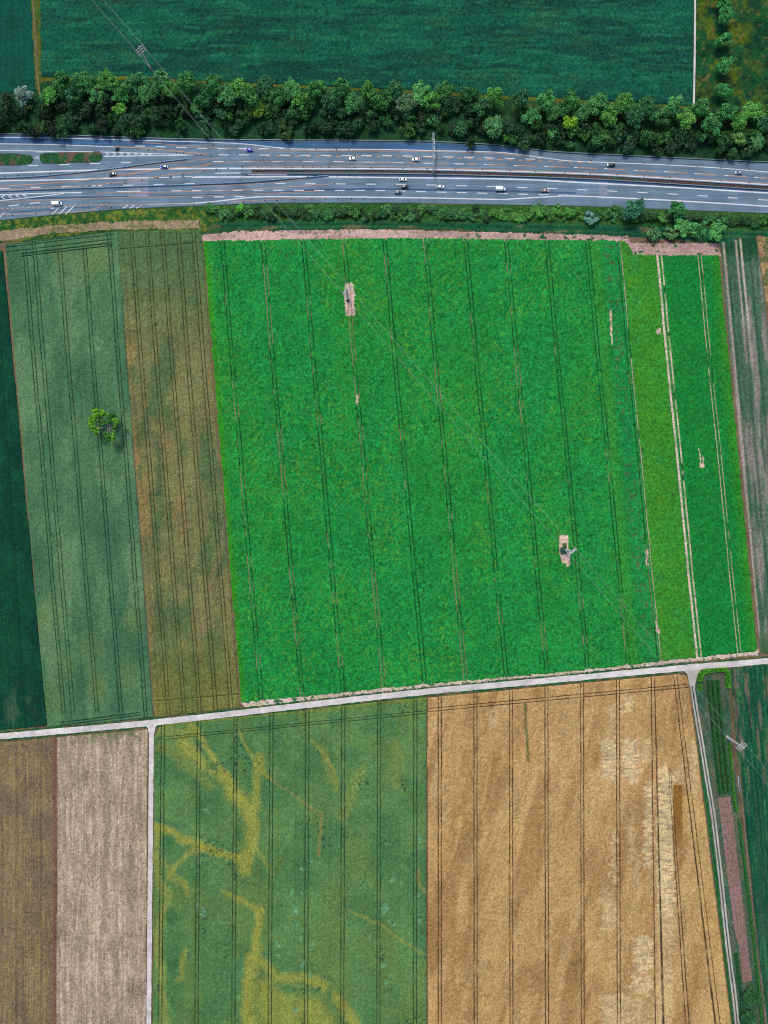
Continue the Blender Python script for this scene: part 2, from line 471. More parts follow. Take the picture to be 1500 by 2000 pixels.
# ------------------------------------------------------------------ verge south of the motorway, grass track and headlands
def c_south(U, V, C):
    yr = interp(ROAD_BOT, U)
    C = mix(C, lin(124, 130, 50), sstep(fbm(U, V, 6, 6), 0.42, 0.62) * (1 - sstep(U, 380, 470) * 0.75) * 0.85)
    C = mix(C, lin(40, 84, 36), sstep(fbm(U, V, 9, 16), 0.52, 0.68) * 0.8)
    band = sstep(U, 395, 430)
    mow = 0.5 + 0.5 * np.sin((V - yr) * 0.55)
    C = mix(C, mix(lin(20, 84, 58) + 0 * C, lin(60, 112, 58), mow * fbm(U, V, 30, 26, 4, 0.6)), sstep(V - yr, 32, 37) * band)
    C = mix(C, lin(128, 116, 84), sstep(fbm(U, V, 18, 46, 3, 0.5), 0.62, 0.72) * band * sstep(V - yr, 34, 40) * 0.7)
    return C
crop('grass_verge', 'green verge and grass track between motorway and fields', 'grass',
     [(x, y + 2) for x, y in ROAD_BOT] + [(1560, 470), (1480, 462), (1410, 476), (1228, 462), (780, 446), (396, 452), (228, 450), (8, 474), (-60, 482)],
     (44, 100, 44), 0.22, 0.62, colvar=0.3, amp=0.5, cfun=c_south, rough_edge=2)

crop('bare_strip', 'pale tan bare strip along the verge above the left grain fields', 'soil',
     [(-60, 462), (0, 452), (100, 441), (250, 432), (388, 430), (390, 447), (228, 448), (100, 456), (0, 472), (-60, 482)], (166, 146, 116), 0.12, 0.55, colvar=0.3, amp=0.6, kind='structure', rough_edge=3, z0=0.2,
     cfun=lambda U, V, C: mix(C, lin(120, 122, 78), sstep(fbm(U, V, 10, 36), 0.5, 0.66) * 0.8), material=M['soil'])
def c_head(U, V, C):
    C = mix(C, lin(214, 180, 166), sstep(fbm(U, V, 22, 7, 4, 0.4), 0.4, 0.65))
    sp = vnoise(U, V, 4.5, 57) * vnoise(U, V, 9, 58)
    return mix(C, lin(40, 96, 52), sstep(sp, 0.42, 0.5) * (0.5 + 0.5 * sstep(U, 880, 980)))
crop('soil_headland', 'pinkish bare soil headland along the top of bright green field', 'soil',
     [(390, 458), (470, 452), (700, 448), (950, 453), (1226, 461), (1230, 475), (1400, 475), (1408, 500), (1236, 500), (1226, 476), (900, 470), (392, 472)],
     (190, 158, 146), 0.1, 0.55, colvar=0.22, amp=0.6, cfun=c_head, kind='structure', rough_edge=3, z0=0.05, material=M['soil'])

# bare soil below all the fields between motorway and farm road
ground_patch('field_soil', [(-60, 470), (1560, 462), (1560, 1290), (1340, 1308), (840, 1356), (300, 1412), (-60, 1446)], (128, 108, 84), -0.02, 'brown soil showing below the crops between motorway and farm road', res=4)
ground_patch('field_soil', [(-60, 1440), (300, 1410), (840, 1352), (1340, 1305), (1560, 1284), (1560, 2070), (-60, 2070)], (112, 96, 70), -0.03, 'brown soil below the crops south of the farm road', res=4)

# ------------------------------------------------------------------ fields between motorway and farm road
def c_far_left(U, V, C):
    C = mix(C, lin(70, 96, 70), sstep(fbm(U, V, 22, 2, 0.7, 2.0), 0.55, 0.75) * sstep(V, 1290, 1400) * 0.8)
    return mix(C, lin(8, 56, 44), sstep(fbm(U, V, 40, 12), 0.45, 0.65) * 0.6)
crop('dark_row_crop', 'narrow very dark green crop strip at the left edge', 'field',
     [(-60, 494), (6, 490), (92, 1418), (-60, 1432)], (16, 78, 52), 0.8, 0.6, top=[-60, 9], bot=[-60, 93], colvar=0.25, amp=0.35, cfun=c_far_left, rowvar=0.2)

def c_rye(U, V, C):
    C = mix(C, lin(108, 142, 98), sstep(fbm(U, V, 56, 23, 0.8, 1.8), 0.46, 0.68) * 0.7)
    C = mix(C, lin(54, 104, 74), sstep(fbm(U, V, 60, 33, 0.7, 2.0), 0.5, 0.7) * 0.5)
    for (x, y, r, s) in ((170, 510, 34, .6), (205, 505, 24, .6), (120, 500, 20, .5), (190, 1345, 26, .75), (130, 1300, 24, .45), (105, 1370, 30, .5), (95, 1200, 34, .45), (260, 1215, 26, .55), (180, 1270, 36, .4), (250, 1320, 28, .5)):
        d = np.hypot((U - x) / 1.0, (V - y) / 1.6) + 14 * (fbm(U, V, 20, 43) - 0.5)
        C = mix(C, lin(122, 140, 76), (1 - sstep(d, r * 0.1, r * 1.2)) * s * 0.7)
    return C
F2L = lambda v: 10 + (v - 475) * 0.0872
rx = [46, 65, 114, 163, 213]
crop('green_grain_field', 'dull blue green grain field around the lone tree', 'field',
     [(10, 476), (226, 452), (229, 452), (300, 1402), (92, 1420)], (80, 124, 84), 0.75, 0.52, top=[8, 228], bot=[91, 301.5], tilt=-0.12,
     colvar=0.24, amp=0.35, cfun=c_rye, soil=(52, 84, 66), wob=0.5, rowvar=0.07,
     tracks=pairs(rx[:1], 6.4, 0.22, 492, 1394) + pairs(rx[1:2], 6.4, 0.22, 464, 1396) + pairs(rx[2:4], 6.4, 0.22, 486, 1392) + pairs(rx[4:], 6.4, 0.22),
     ttracks=[(500, 0.25, 40, 218), (505, 0.25, 40, 218), (493, .15, 8, 225), (484, .15, 8, 225), (479, .15, 30, 232), (1415, 0.25, 118, 275), (1420, 0.25, 118, 275), (1426, .15, 90, 300)])

def c_brown(U, V, C):
    x = U - (V - 452) * 0.0765
    C = mix(C, lin(146, 124, 74), (1 - sstep(x, 232, 262)) * 0.8 * sstep(V, 470, 560))
    C = mix(C, lin(70, 108, 70), sstep(fbm(U, V, 60, 24, 0.8, 1.6), 0.47, 0.66) * 0.7)
    C = mix(C, lin(78, 116, 74), (1 - sstep(V, 480, 740)) * 0.85)
    C = mix(C, lin(140, 124, 78), sstep(fbm(U, V, 55, 34, 0.6, 2.2), 0.48, 0.7) * sstep(V, 600, 760) * 0.6)
    C = mix(C, lin(118, 124, 54), sstep(V, 1180, 1340) * 0.6)
    C = mix(C, lin(142, 122, 92), (1 - sstep(dist_poly(U + 6 * (fbm(U, V, 14, 171) - .5), V, [(437, 1030), (432, 1080), (412, 1130), (405, 1190), (392, 1245)]), 0.5, 5)) * 0.6)
    C = mix(C, lin(40, 84, 66), (1 - sstep(dist_poly(U, V, [(306, 850), (312, 900), (314, 960)]) + 22 * (fbm(U, V, 12, 44) - 0.5), 0, 13)) * 0.6)
    C = mix(C, lin(34, 80, 56), sstep(vnoise(U, V, 5, 54) * vnoise(U, V, 11, 55), 0.6, 0.7) * 0.5)
    return C
bx = [243, 252, 262, 279, 298, 310, 342, 372, 384]
crop('brown_grain_field', 'olive brown ripening grain strip beside the bright green field', 'field',
     [(230, 452), (392, 450), (394, 462), (469, 1382), (301, 1401)], (128, 128, 78), 0.75, 0.52, top=[229, 394], bot=[302.5, 469.5], tilt=-0.08,
     colvar=0.3, amp=0.4, cfun=c_brown, soil=(84, 84, 58), rowvar=0.12, wob=0.5,
     tracks=pairs([257, 287, 317, 348, 378], 6.4, 0.2), ttracks=[(1369, 0.15, 300, 470), (487, .12, 230, 395)])

SOIL_PATCH = [([(674, 555), (690, 553), (694, 617), (676, 618), (672, 580)], None), ([(1090, 1046), (1108, 1045), (1114, 1105), (1106, 1106), (1105, 1101), (1096, 1101)], None),
              ([(1282, 645), (1290, 643), (1291, 652), (1283, 653)], None), ([(1366, 905), (1375, 905), (1376, 914), (1367, 914)], None), ([(1260, 1074), (1265, 1074), (1267, 1104), (1263, 1104)], None),
              ([(1279, 1212), (1282, 1212), (1284, 1224), (1288, 1225), (1288, 1236), (1281, 1236)], None), ([(695, 770), (699, 770), (700, 790), (696, 790)], None),
              ([(1190, 607), (1193, 607), (1197, 673), (1194, 674)], None), ([(1364, 875), (1366, 875), (1369, 906), (1367, 906)], None), ([(1370, 890), (1372, 890), (1374, 906), (1372, 906)], None)]
def xt(U, V):   # column at the top edge (v=460) of the bright field
    T = (V - 460) / 930.0
    return (U - 76.0 * T + 395.5 * 0.0149 * T) / (1 + 0.0149 * T)
def patch_in(U, V, poly): return inside(U + (fbm(U, V, 7, 99) - .5) * 6, V + (fbm(U, V, 7, 98) - .5) * 7, poly)
def c_beet(U, V, C):
    x = xt(U, V)
    C = mix(C, lin(32, 164, 70), sstep(fbm(U, V, 3.6, 29, 1.0, 1.3, 2), 0.4, 0.7) * 0.5)
    C = mix(C, lin(6, 104, 50), sstep(fbm(U, V, 3.4, 39, 1.2, 1.1, 2), 0.5, 0.75) * 0.55)
    C = mix(C, lin(44, 144, 44), sstep(fbm(U, V, 130, 49, 0.6, 1.8), 0.42, 0.75) * 0.35)
    C = mix(C, lin(96, 160, 40), sstep(fbm(U, V, 3.4, 59, 1.0, 1.2, 2), 0.52, 0.7) * (0.1 + 0.38 * sstep(fbm(U, V, 80, 60, 0.7, 1.6), 0.35, 0.7)))
    C = mix(C, lin(62, 150, 44), (1 - sstep(np.abs(x - 1160 + (V - 480) * 0.004) + 8 * (fbm(U, V, 20, 181) - .5), 2, 16)) * 0.5)
    C = mix(C, lin(28, 138, 78), sstep(x, 1168, 1180) * (1 - sstep(x, 1198, 1202)) * 0.45)
    C = mix(C, lin(96, 96, 60), sstep(x, 1172, 1178) * (1 - sstep(x, 1196, 1200)) * sstep(fbm(U, V, 6, 69), 0.6, 0.72) * 0.7)
    yl = sstep(x, 1208, 1214) * (1 - sstep(x, 1276, 1286))
    C = mix(C, lin(74, 144, 34), yl * (0.15 + 0.8 * fbm(U, V, 26, 79)) )
    C = mix(C, lin(16, 128, 50), sstep(x, 1288, 1296) * 0.7)
    C = mix(C, lin(70, 152, 16), sstep(x, 1372, 1400) * (0.3 + 0.7 * fbm(U, V, 22, 89)) * 0.7)
    C = mix(C, lin(60, 150, 14), (1 - sstep(x, 398, 412)) * 0.7)
    for poly, _ in SOIL_PATCH:
        f = patch_in(U, V, poly).astype(float)
        st = 0.5 + 0.5 * np.sin(U * 1.9 + (fbm(U, V, 5, 97) - .5) * 4)
        C = mix(C, mix(lin(218, 186, 162) + 0 * C, lin(236, 206, 186), st), f)
    return C
def h_beet(U, V, Z):
    Z = Z * (0.62 + 0.75 * fbm(U, V, 5, 29, 1.3, 0.8, 2))
    for poly, _ in SOIL_PATCH: Z = np.where(patch_in(U, V, poly), 0.06, Z)
    return Z
tk = []
for k in range(10):
    c = 433.5 + 79.15 * k
    pale = (0.58, 0.44, 0.52, 0.44, 0.66, 0.58, 0.68, 0.58, 0.66, 0.68)[k]
    tk += [(c - 3.4, 0.26, -1e9, 1e9, (150, 146, 112), pale), (c + 3.4, 0.26, -1e9, 1e9, (136, 134, 100), pale + 0.08)]
tk += [(1203, 0.3, -1e9, 1e9, (120, 120, 100), 0.6), (1209.5, 0.24, -1e9, 1e9, (196, 178, 154), 0.3)]
tk += [(1279.5, 0.66, -1e9, 1e9, (232, 206, 190), 0.1), (1287.5, 0.44, -1e9, 1e9, (226, 200, 182), 0.3), (1358.5, 0.28, -1e9, 1e9, (200, 184, 160), 0.3), (1365, 0.24, -1e9, 1e9, (196, 180, 156), 0.38)]
crop('bright_green_field', 'large bright green leafy crop field with straight wheel tracks', 'field',
     [(397, 470), (780, 464), (1222, 470), (1238, 498), (1404, 498), (1479, 1272), (1300, 1291), (1150, 1308), (830, 1337), (471, 1373)],
     (32, 142, 62), 0.62, 0.5, top=[394, 1404], bot=[471, 1496], colvar=0.2, amp=0.5, cfun=c_beet, hfun=h_beet, soil=(30, 84, 54), wob=0.6, tracks=tk, rough_edge=2.5, speck=0.34, regrow=0.7, rowvar=0.05)

def c_bot_head(U, V, C):
    C = mix(C, lin(224, 204, 186), sstep(fbm(U, V, 10, 13), 0.45, 0.65))
    return mix(C, lin(44, 106, 56), sstep(vnoise(U, V, 4, 73) * vnoise(U, V, 9, 74), 0.42, 0.52))
crop('soil_headland', 'pale bare soil margin between bright green field and farm road', 'soil',
     [(470, 1371), (830, 1334), (1150, 1305), (1300, 1288), (1482, 1269), (1486, 1278), (1340, 1293), (1150, 1313), (830, 1344), (480, 1381)],
     (200, 182, 160), 0.1, 0.5, colvar=0.25, amp=0.6, cfun=c_bot_head, kind='structure', rough_edge=2.5, z0=0.02, material=M['soil'])
ROADC = [(-60, 1444), (0, 1438), (150, 1425), (300, 1411), (470, 1392), (640, 1372), (840, 1350), (1080, 1328), (1340, 1304), (1440, 1296), (1560, 1285)]
def c_edge(U, V, C):
    return mix(C, lin(110, 104, 74), sstep(fbm(U, V, 9, 83), 0.5, 0.62) * 0.8)
crop('grass_verge', 'thin green grass edges along both sides of the pale farm road', 'grass',
     [(x, y - 9.5) for x, y in ROADC] + [(x, y + 9.5) for x, y in ROADC[::-1]], (34, 94, 50), 0.16, 0.5, colvar=0.3, amp=0.6, cfun=c_edge, rough_edge=1.5, z0=0.0, dip=False)

def c_right(U, V, C):
    x = U - (V - 470) * 0.092
    C = mix(C, lin(150, 142, 130), sstep(fbm(x, V, 26, 27, 0.5, 4), 0.42, 0.6) * sstep(V, 490, 540) * 0.9)
    C = mix(C, lin(40, 88, 60), sstep(np.sin(x * 0.28 + 1), 0.2, 0.9) * 0.6)
    C = mix(C, lin(28, 84, 48), (1 - sstep(V, 485, 520)) * 0.9)
    C = mix(C, lin(176, 160, 146), (1 - sstep(np.abs(x - 1412), 1.5, 3)) * 0.9)
    C = mix(C, lin(196, 176, 158), ((1 - sstep(np.abs(x - 1437), 1, 2.5)) + (1 - sstep(np.abs(x - 1446), 1, 2.2))) * (1 - sstep(V, 560, 800)) * 0.9)
    return mix(C, lin(40, 96, 48), sstep(V, 1215, 1262) * 0.8)
crop('sparse_row_crop', 'grey green sparse row crop strip right of bright green field', 'field',
     [(1407, 472), (1476, 462), (1502, 640), (1560, 1000), (1560, 1284), (1486, 1276), (1408, 500)], (78, 112, 86), 0.3, 0.6, top=[1405, 1480], bot=[1482, 1562],
     colvar=0.25, amp=0.5, cfun=c_right, rowvar=0.22)
crop('dry_weeds', 'tan dried weeds at the right edge below the verge', 'weeds',
     [(1478, 460), (1560, 468), (1560, 1000), (1504, 640)], (168, 138, 96), 0.4, 0.6, colvar=0.4, amp=0.6,
     cfun=lambda U, V, C: mix(C, lin(56, 96, 54), sstep(fbm(U, V, 12, 37), 0.5, 0.62) * 0.7))

# ------------------------------------------------------------------ fields south of the farm road
def c_b1(U, V, C):
    C = mix(C, lin(150, 132, 82), sstep(fbm(U, V, 10, 41, 0.3, 4), 0.46, 0.62) * (1 - sstep(U, 96, 104)) * 0.6)
    C = mix(C, lin(110, 100, 84), sstep(fbm(U, V, 50, 42), 0.5, 0.7) * 0.5)
    return mix(C, lin(132, 98, 80), sstep(U, 100, 104))
crop('ploughed_field', 'brown stubbly bare field in the lower left corner', 'field',
     [(-60, 1455), (0, 1450), (112, 1440), (110, 2070), (-60, 2070)], (128, 110, 84), 0.12, 0.55, colvar=0.3, amp=0.6, cfun=c_b1, rowvar=0.2, kind='structure', material=M['soil'])
def c_b2(U, V, C):
    C = mix(C, lin(206, 186, 160), sstep(fbm(U, V, 9, 51, 0.35, 3.5), 0.45, 0.62) * 0.65)
    C = mix(C, lin(140, 128, 104), sstep(fbm(U, V, 24, 52, 0.6, 2.5), 0.5, 0.7) * 0.45)
    return mix(C, lin(110, 120, 80), (1 - sstep(V + 12 * fbm(U, V, 20, 53), 1440, 1468)) * sstep(fbm(U, V, 16, 56), 0.48, 0.6) * 0.8)
crop('stubble_field', 'pale beige stubble field left of the vertical farm lane', 'field',
     [(112.5, 1440), (288, 1425), (284, 2070), (110.5, 2070)], (172, 152, 128), 0.14, 0.55, colvar=0.3, amp=0.6, cfun=c_b2, rowvar=0.16, kind='structure', material=M['soil'])

def Z9(x, y): return (280 + x * 0.3867, 1360 + y * 0.3867)
VEINS = [([(200, 240), (300, 340), (400, 400), (440, 480), (500, 540), (560, 640), (545, 760), (510, 870)], 15, .95), ([(60, 660), (150, 690), (280, 750), (400, 790), (500, 830)], 10, .95),
         ([(250, 150), (340, 280), (410, 370), (450, 470), (530, 560)], 7, .9), ([(480, 170), (540, 280), (600, 380), (640, 420)], 4, .8), ([(590, 300), (575, 420), (560, 560), (560, 640)], 11, .8),
         ([(590, 1090), (580, 1200), (570, 1320)], 11, 1), ([(560, 1320), (530, 1450), (520, 1560), (560, 1700)], 15, 1), ([(600, 1340), (680, 1410), (800, 1420), (900, 1450), (980, 1530), (1080, 1680)], 12, .9),
         ([(620, 1450), (690, 1540), (740, 1655), (780, 1720)], 20, .8), ([(70, 700), (60, 900), (130, 1000), (70, 1200), (85, 1350), (100, 1500), (110, 1700)], 11, .7),
         ([(850, 230), (920, 300), (970, 380), (980, 470)], 5, .6), ([(1090, 380), (1050, 500), (1000, 600)], 12, .35), ([(1050, 1080), (1230, 1180), (1400, 1290)], 3.5, .5),
         ([(220, 1270), (200, 1350), (170, 1430)], 6, .6), ([(130, 900), (200, 800), (300, 760)], 8, .7), ([(400, 990), (520, 1040), (590, 1080)], 7, .7), ([(580, 770), (620, 840), (650, 900)], 4, .5),
         ([(100, 250), (200, 330), (330, 450)], 14, .4), ([(200, 930), (230, 1000)], 6, .5), ([(1280, 250), (1270, 420)], 16, .3), ([(60, 780), (130, 880), (210, 960)], 9, .5), ([(850, 1560), (960, 1720)], 22, .8), ([(600, 1500), (660, 1700)], 26, .8), ([(760, 1500), (860, 1700)], 24, .6), ([(90, 150), (240, 200)], 16, .5), ([(900, 260), (960, 420)], 10, .4)]
TAN = [([(1390, 880), (1385, 930), (1425, 990)], 4, .8), ([(640, 420), (720, 470), (830, 545), (880, 590)], 2.2, .7), ([(900, 590), (895, 700), (885, 800)], 3.6, .8), ([(820, 540), (850, 570)], 3, .6)]
WEEDS = [(765, 1080, 18), (800, 870, 11), (675, 1250, 14), (848, 1255, 12), (1218, 1070, 18), (1240, 1130, 9), (1265, 1150, 12), (1210, 1355, 12), (1260, 920, 11), (1390, 1000, 10), (1390, 1130, 12), (1395, 720, 12), (320, 575, 12), (305, 1090, 14), (765, 1580, 14), (800, 990, 11), (805, 1350, 9), (848, 1415, 9), (770, 1150, 12), (1225, 1450, 10), (1225, 740, 9), (270, 1050, 9), (795, 1220, 8), (750, 990, 8), (1300, 950, 8), (850, 830, 8), (680, 1305, 8), (310, 1180, 6), (1250, 1410, 8), (260, 880, 6), (1390, 760, 8), (1210, 990, 6), (1345, 1190, 7), (480, 1520, 7), (1215, 830, 5)]
def weed_mask(U, V):
    f = np.zeros(U.shape)
    for x, y, r in WEEDS:
        a, b = Z9(x, y); r = r * 0.45
        sel = (np.abs(U - a) < r * 2.4) & (np.abs(V - b) < r * 3.2)
        if sel.any():
            d = np.hypot(U[sel] - a, (V[sel] - b) / 1.3) + r * 1.3 * (vnoise(U[sel], V[sel], 4, 91) - 0.5)
            f[sel] = np.maximum(f[sel], 1 - sstep(d, r * 0.7, r))
    return f
def c_barley(U, V, C):
    C = mix(C, lin(74, 124, 76), sstep(fbm(U, V, 70, 31), 0.42, 0.62) * 0.7)
    C = mix(C, lin(108, 132, 66), sstep(fbm(U, V, 60, 45, 0.8, 1.6), 0.46, 0.7) * 0.55)
    wu = U + 16 * (fbm(U, V, 26, 62) - 0.5); wv = V + 16 * (fbm(U, V, 26, 63) - 0.5)
    for pts, w, s in VEINS:
        d = dist_poly(wu, wv, [Z9(*p) for p in pts])
        C = mix(C, lin(160, 162, 72), (1 - sstep(d, w * 0.2, w * 1.4)) * s * (0.6 + 0.5 * fbm(U, V, 9, 161, 0.7, 1.6)))
    for pts, w, s in TAN:
        d = dist_poly(U + 3 * (fbm(U, V, 8, 64) - .5), V, [Z9(*p) for p in pts])
        C = mix(C, lin(156, 140, 80), (1 - sstep(d, w * 0.2, w * 1.6)) * s * 0.7)
    for x, y, rx_, ry_ in ((750, 1480, 50, 22), (940, 1500, 24, 50), (345, 350, 40, 24), (140, 1110, 30, 60), (150, 1350, 36, 60), (480, 690, 24, 50), (280, 900, 60, 70), (120, 740, 40, 24)):
        a, b = Z9(x, y)
        d = np.hypot((U - a) / (rx_ * .3867), (V - b) / (ry_ * .3867)) + 0.7 * (fbm(U, V, 12, 65) - .5)
        C = mix(C, lin(66, 116, 68), (1 - sstep(d, 0.4, 1.2)) * 0.7)
    C = mix(C, lin(120, 132, 52), (1 - sstep(V - (1415 - (U - 310) * 0.098), 2, 6)) * 0.7)
    C = mix(C, lin(106, 160, 112), weed_mask(U, V) * 0.95)
    sp = sstep(vnoise(U, V, 3.4, 66) * vnoise(U, V, 40, 67), 0.62, 0.7)
    return mix(C, lin(38, 82, 60), sp * 0.8)
def h_barley(U, V, Z): return Z * (1 - 0.75 * weed_mask(U, V) * (vnoise(U, V, 4, 91) > 0.3))
ux = [319.5, 389.5, 460.8, 531, 601, 671, 741, 811.5]
crop('green_barley_field', 'green barley field with winding yellow patches beside the lane', 'field',
     [(312, 1419), (318, 1415), (833, 1362), (833, 2070), (298, 2070), (301, 1440)], (98, 138, 78), 0.75, 0.5, top=[298, 834], bot=[291, 833], tilt=-0.1, colvar=0.2, amp=0.35,
     cfun=c_barley, hfun=h_barley, soil=(66, 80, 66), wob=0.4, tracks=pairs(ux, 6.2, 0.23), rowvar=0.07, ttracks=[(1441.5, 0.19, 310, 840), (1446.5, 0.19, 310, 840)])

def ZW(x, y): return (800 + x * 0.4333, 1300 + y * 0.4333)
LODGE = [(865, 335, 932, 520, 1), (955, 328, 1032, 520, 1), (1056, 530, 1096, 905, 1), (1114, 460, 1192, 1130, 1), (905, 730, 936, 980, .7), (1008, 1215, 1096, 1372, .9), (998, 1390, 1092, 1480, .85),
         (1115, 1130, 1190, 1310, .5), (955, 140, 1016, 215, .7), (905, 170, 932, 240, .7), (1255, 350, 1305, 570, .6), (865, 1000, 932, 1190, .5), (865, 1480, 1000, 1640, .6), (1045, 340, 1095, 440, .5), (1110, 1310, 1180, 1640, .5),
         (352, 200, 384, 270, .5), (990, 640, 1010, 880, .45), (1200, 440, 1240, 530, .6), (1195, 800, 1225, 860, .5), (905, 230, 936, 330, .4), (1012, 830, 1030, 1000, .5), (1000, 1500, 1095, 1640, .4)]
def lodge_mask(U, V):
    f = np.zeros(U.shape)
    wu = U + 13 * (fbm(U, V, 12, 75, 1.4, 0.45) - 0.5) * 2; wv = V + 16 * (fbm(U, V, 14, 76, 0.6, 1) - 0.5) * 2
    for a, b, c, d, s in LODGE:
        (x0, y0), (x1, y1) = ZW(a, b), ZW(c, d)
        e = np.minimum(np.minimum(wu - x0, x1 - wu), np.minimum(wv - y0, y1 - wv))
        f = np.maximum(f, sstep(e, -3, 4.0) * s)
    return f
def c_wheat(U, V, C):
    C = mix(C, lin(170, 130, 78), sstep(fbm(U + V * 0.2, V, 46, 77, 0.55, 3.0), 0.45, 0.65) * 0.5)
    C = mix(C, lin(212, 176, 120), sstep(fbm(U + V * 0.2, V, 34, 78, 0.5, 3.2), 0.5, 0.7) * 0.5)
    C = mix(C, lin(146, 106, 58), sstep(fbm(U + V * 0.22, V, 62, 92, 0.5, 2.6), 0.56, 0.72) * 0.45)
    for x, y, rx_, ry_, s in ((400, 560, 45, 150, .8), (250, 1290, 40, 80, .6), (740, 1370, 40, 130, .6), (540, 1420, 80, 80, .6), (800, 900, 50, 110, .5), (570, 130, 40, 50, .6), (490, 200, 30, 60, .5), (100, 1200, 40, 130, .5), (130, 640, 60, 60, .35), (840, 420, 24, 50, .6), (1000, 1260, 20, 60, .3)):
        a, b = ZW(x, y)
        sh = (V - b) * -0.25
        d = np.hypot((U - a - sh) / (rx_ * .4333), (V - b) / (ry_ * .4333)) + 0.9 * (fbm(U, V, 22, 93) - .5)
        C = mix(C, lin(148, 108, 60), (1 - sstep(d, 0.2, 1.3)) * s * 0.8)
    (x0, y0), (x1, y1) = ZW(1188, 538), ZW(1227, 1000)
    dk = sstep(U, x0 - 1, x0) * (1 - sstep(U, x1, x1 + 1)) * sstep(V, y0 - 1, y0) * (1 - sstep(V, y1 - 130, y1))
    f = lodge_mask(U, V)
    st = fbm(U, V, 5, 94, 2.6, 0.55, 3)
    C = mix(C, mix(lin(206, 184, 138) + 0 * C, lin(236, 210, 150), sstep(st, 0.38, 0.6)), f * 0.88)
    C = mix(C, lin(140, 126, 100), f * sstep(fbm(U, V, 5, 104, 2.2, 0.6, 3), 0.6, 0.7) * 0.55)
    C = mix(C, lin(146, 104, 44), dk * 0.95)
    C = mix(C, lin(98, 104, 52), 0.85 - 0.85 * sstep(dist_poly(U + 7 * (fbm(U, V, 6, 95) - .5), V, [ZW(520, 170), ZW(524, 260), ZW(530, 350), ZW(533, 430)]), 1, 4.5))
    right = U - (1347 + (V - 1318) * 0.121)
    C = mix(C, lin(206, 172, 108), sstep(right, -60, -30) * 0.35 * sstep(V, 1500, 1650))
    return C
def h_wheat(U, V, Z):
    f = lodge_mask(U, V)
    return Z * (1 - 0.55 * f) + 0.22 * f * fbm(U, V, 4, 94, 2.2, 0.6, 3)
wx = [859, 928.5, 998, 1067, 1136.5, 1206.5]
crop('golden_wheat_field', 'golden brown ripe wheat field with pale flattened patches', 'field',
     [(835, 1362), (1080, 1339), (1325, 1317), (1340, 1319), (1352, 1345), (1357, 1400), (1428, 1985), (1438, 2070), (835, 2070)], (198, 160, 104), 0.8, 0.5,
     top=[834, 1206, 1272, 1316, 1343], bot=[834, 1208, 1281, 1409, 1437], tilt=-0.094, colvar=0.24, amp=0.4, cfun=c_wheat, hfun=h_wheat, soil=(74, 62, 44), wob=0.5, speck=0.22, rowvar=0.05,
     tracks=pairs(wx, 5.8, 0.24) + pairs([1274.5], 6.2, 0.23) + pairs([1318], 6.6, 0.2) + [(1293.5, 0.1, 1500, 2100), (1296, 0.1, 1500, 2100)],
     ttracks=[(1384, 0.22, 834, 1345), (1390, 0.22, 834, 1345)])

# ------------------------------------------------------------------ garden plot and the field right of it
LANE = [(1350, 1304), (1351, 1330), (1358, 1380), (1370, 1450), (1382, 1525), (1394, 1600), (1408, 1720), (1422, 1850), (1436, 1960), (1446, 2070)]
def c_plot(U, V, C):
    x = U - (V - 1300) * 0.118
    C = mix(C, lin(92, 112, 86), sstep(fbm(U, V, 20, 81), 0.45, 0.65) * 0.7)
    C = mix(C, lin(112, 104, 84), sstep(fbm(x, V, 12, 82, 0.6, 4), 0.52, 0.66) * 0.6)
    C = mix(C, lin(24, 100, 40), (1 - sstep(np.abs(dist_poly(U, V, [(p[0] - 9, p[1]) for p in LANE])), 1.6, 3.4)) * 0.95)
    return C
crop('grass', 'grey green grass of the garden plot and lane edges', 'grass',
     [(1340, 1312), (1424, 1303), (1428, 1450), (1478, 1850), (1494, 2070), (1438, 2070), (1425, 1960), (1356, 1400), (1350, 1345)], (62, 98, 74), 0.14, 0.55, colvar=0.25, amp=0.6, cfun=c_plot, dip=False)
def c_rf(U, V, C):
    x = U - (V - 1300) * 0.085
    C = mix(C, lin(120, 108, 88), sstep(fbm(x, V, 12, 84, 0.4, 5), 0.5, 0.62) * (1 - sstep(V, 1400, 1620) * 0.85) * 0.8)
    C = mix(C, lin(52, 112, 68), sstep(fbm(x, V, 9, 85, 0.4, 6), 0.55, 0.66) * 0.7)
    return mix(C, lin(132, 112, 96), (1 - sstep(np.abs(dist_poly(U, V, [(1424, 1310), (1432, 1430), (1452, 1600), (1478, 1850), (1496, 2000)])), 1.2, 3)) * 0.9)
crop('row_crop_field', 'dark green row crop with brown streaks right of the garden plot', 'field',
     [(1424, 1306), (1560, 1294), (1560, 2070), (1497, 2070), (1478, 1850), (1430, 1450)], (22, 84, 58), 0.45, 0.55, top=[1424, 1500, 1560], bot=[1494, 1570, 1630], tilt=0.0, colvar=0.25, amp=0.5, cfun=c_rf, rowvar=0.25)
BED = [(1402, 1558), (1426, 1556), (1434, 1620), (1448, 1740), (1458, 1830), (1469, 1915), (1451, 1919), (1443, 1850), (1435, 1822), (1424, 1740), (1412, 1640)]
bed = crop('soil_bed', 'long pinkish brown soil bed with rows of seedlings', 'soil bed', BED, (150, 118, 108), 0.1, 0.5, colvar=0.12, amp=0.4, kind='structure', material=M['soil'], z0=0.17)

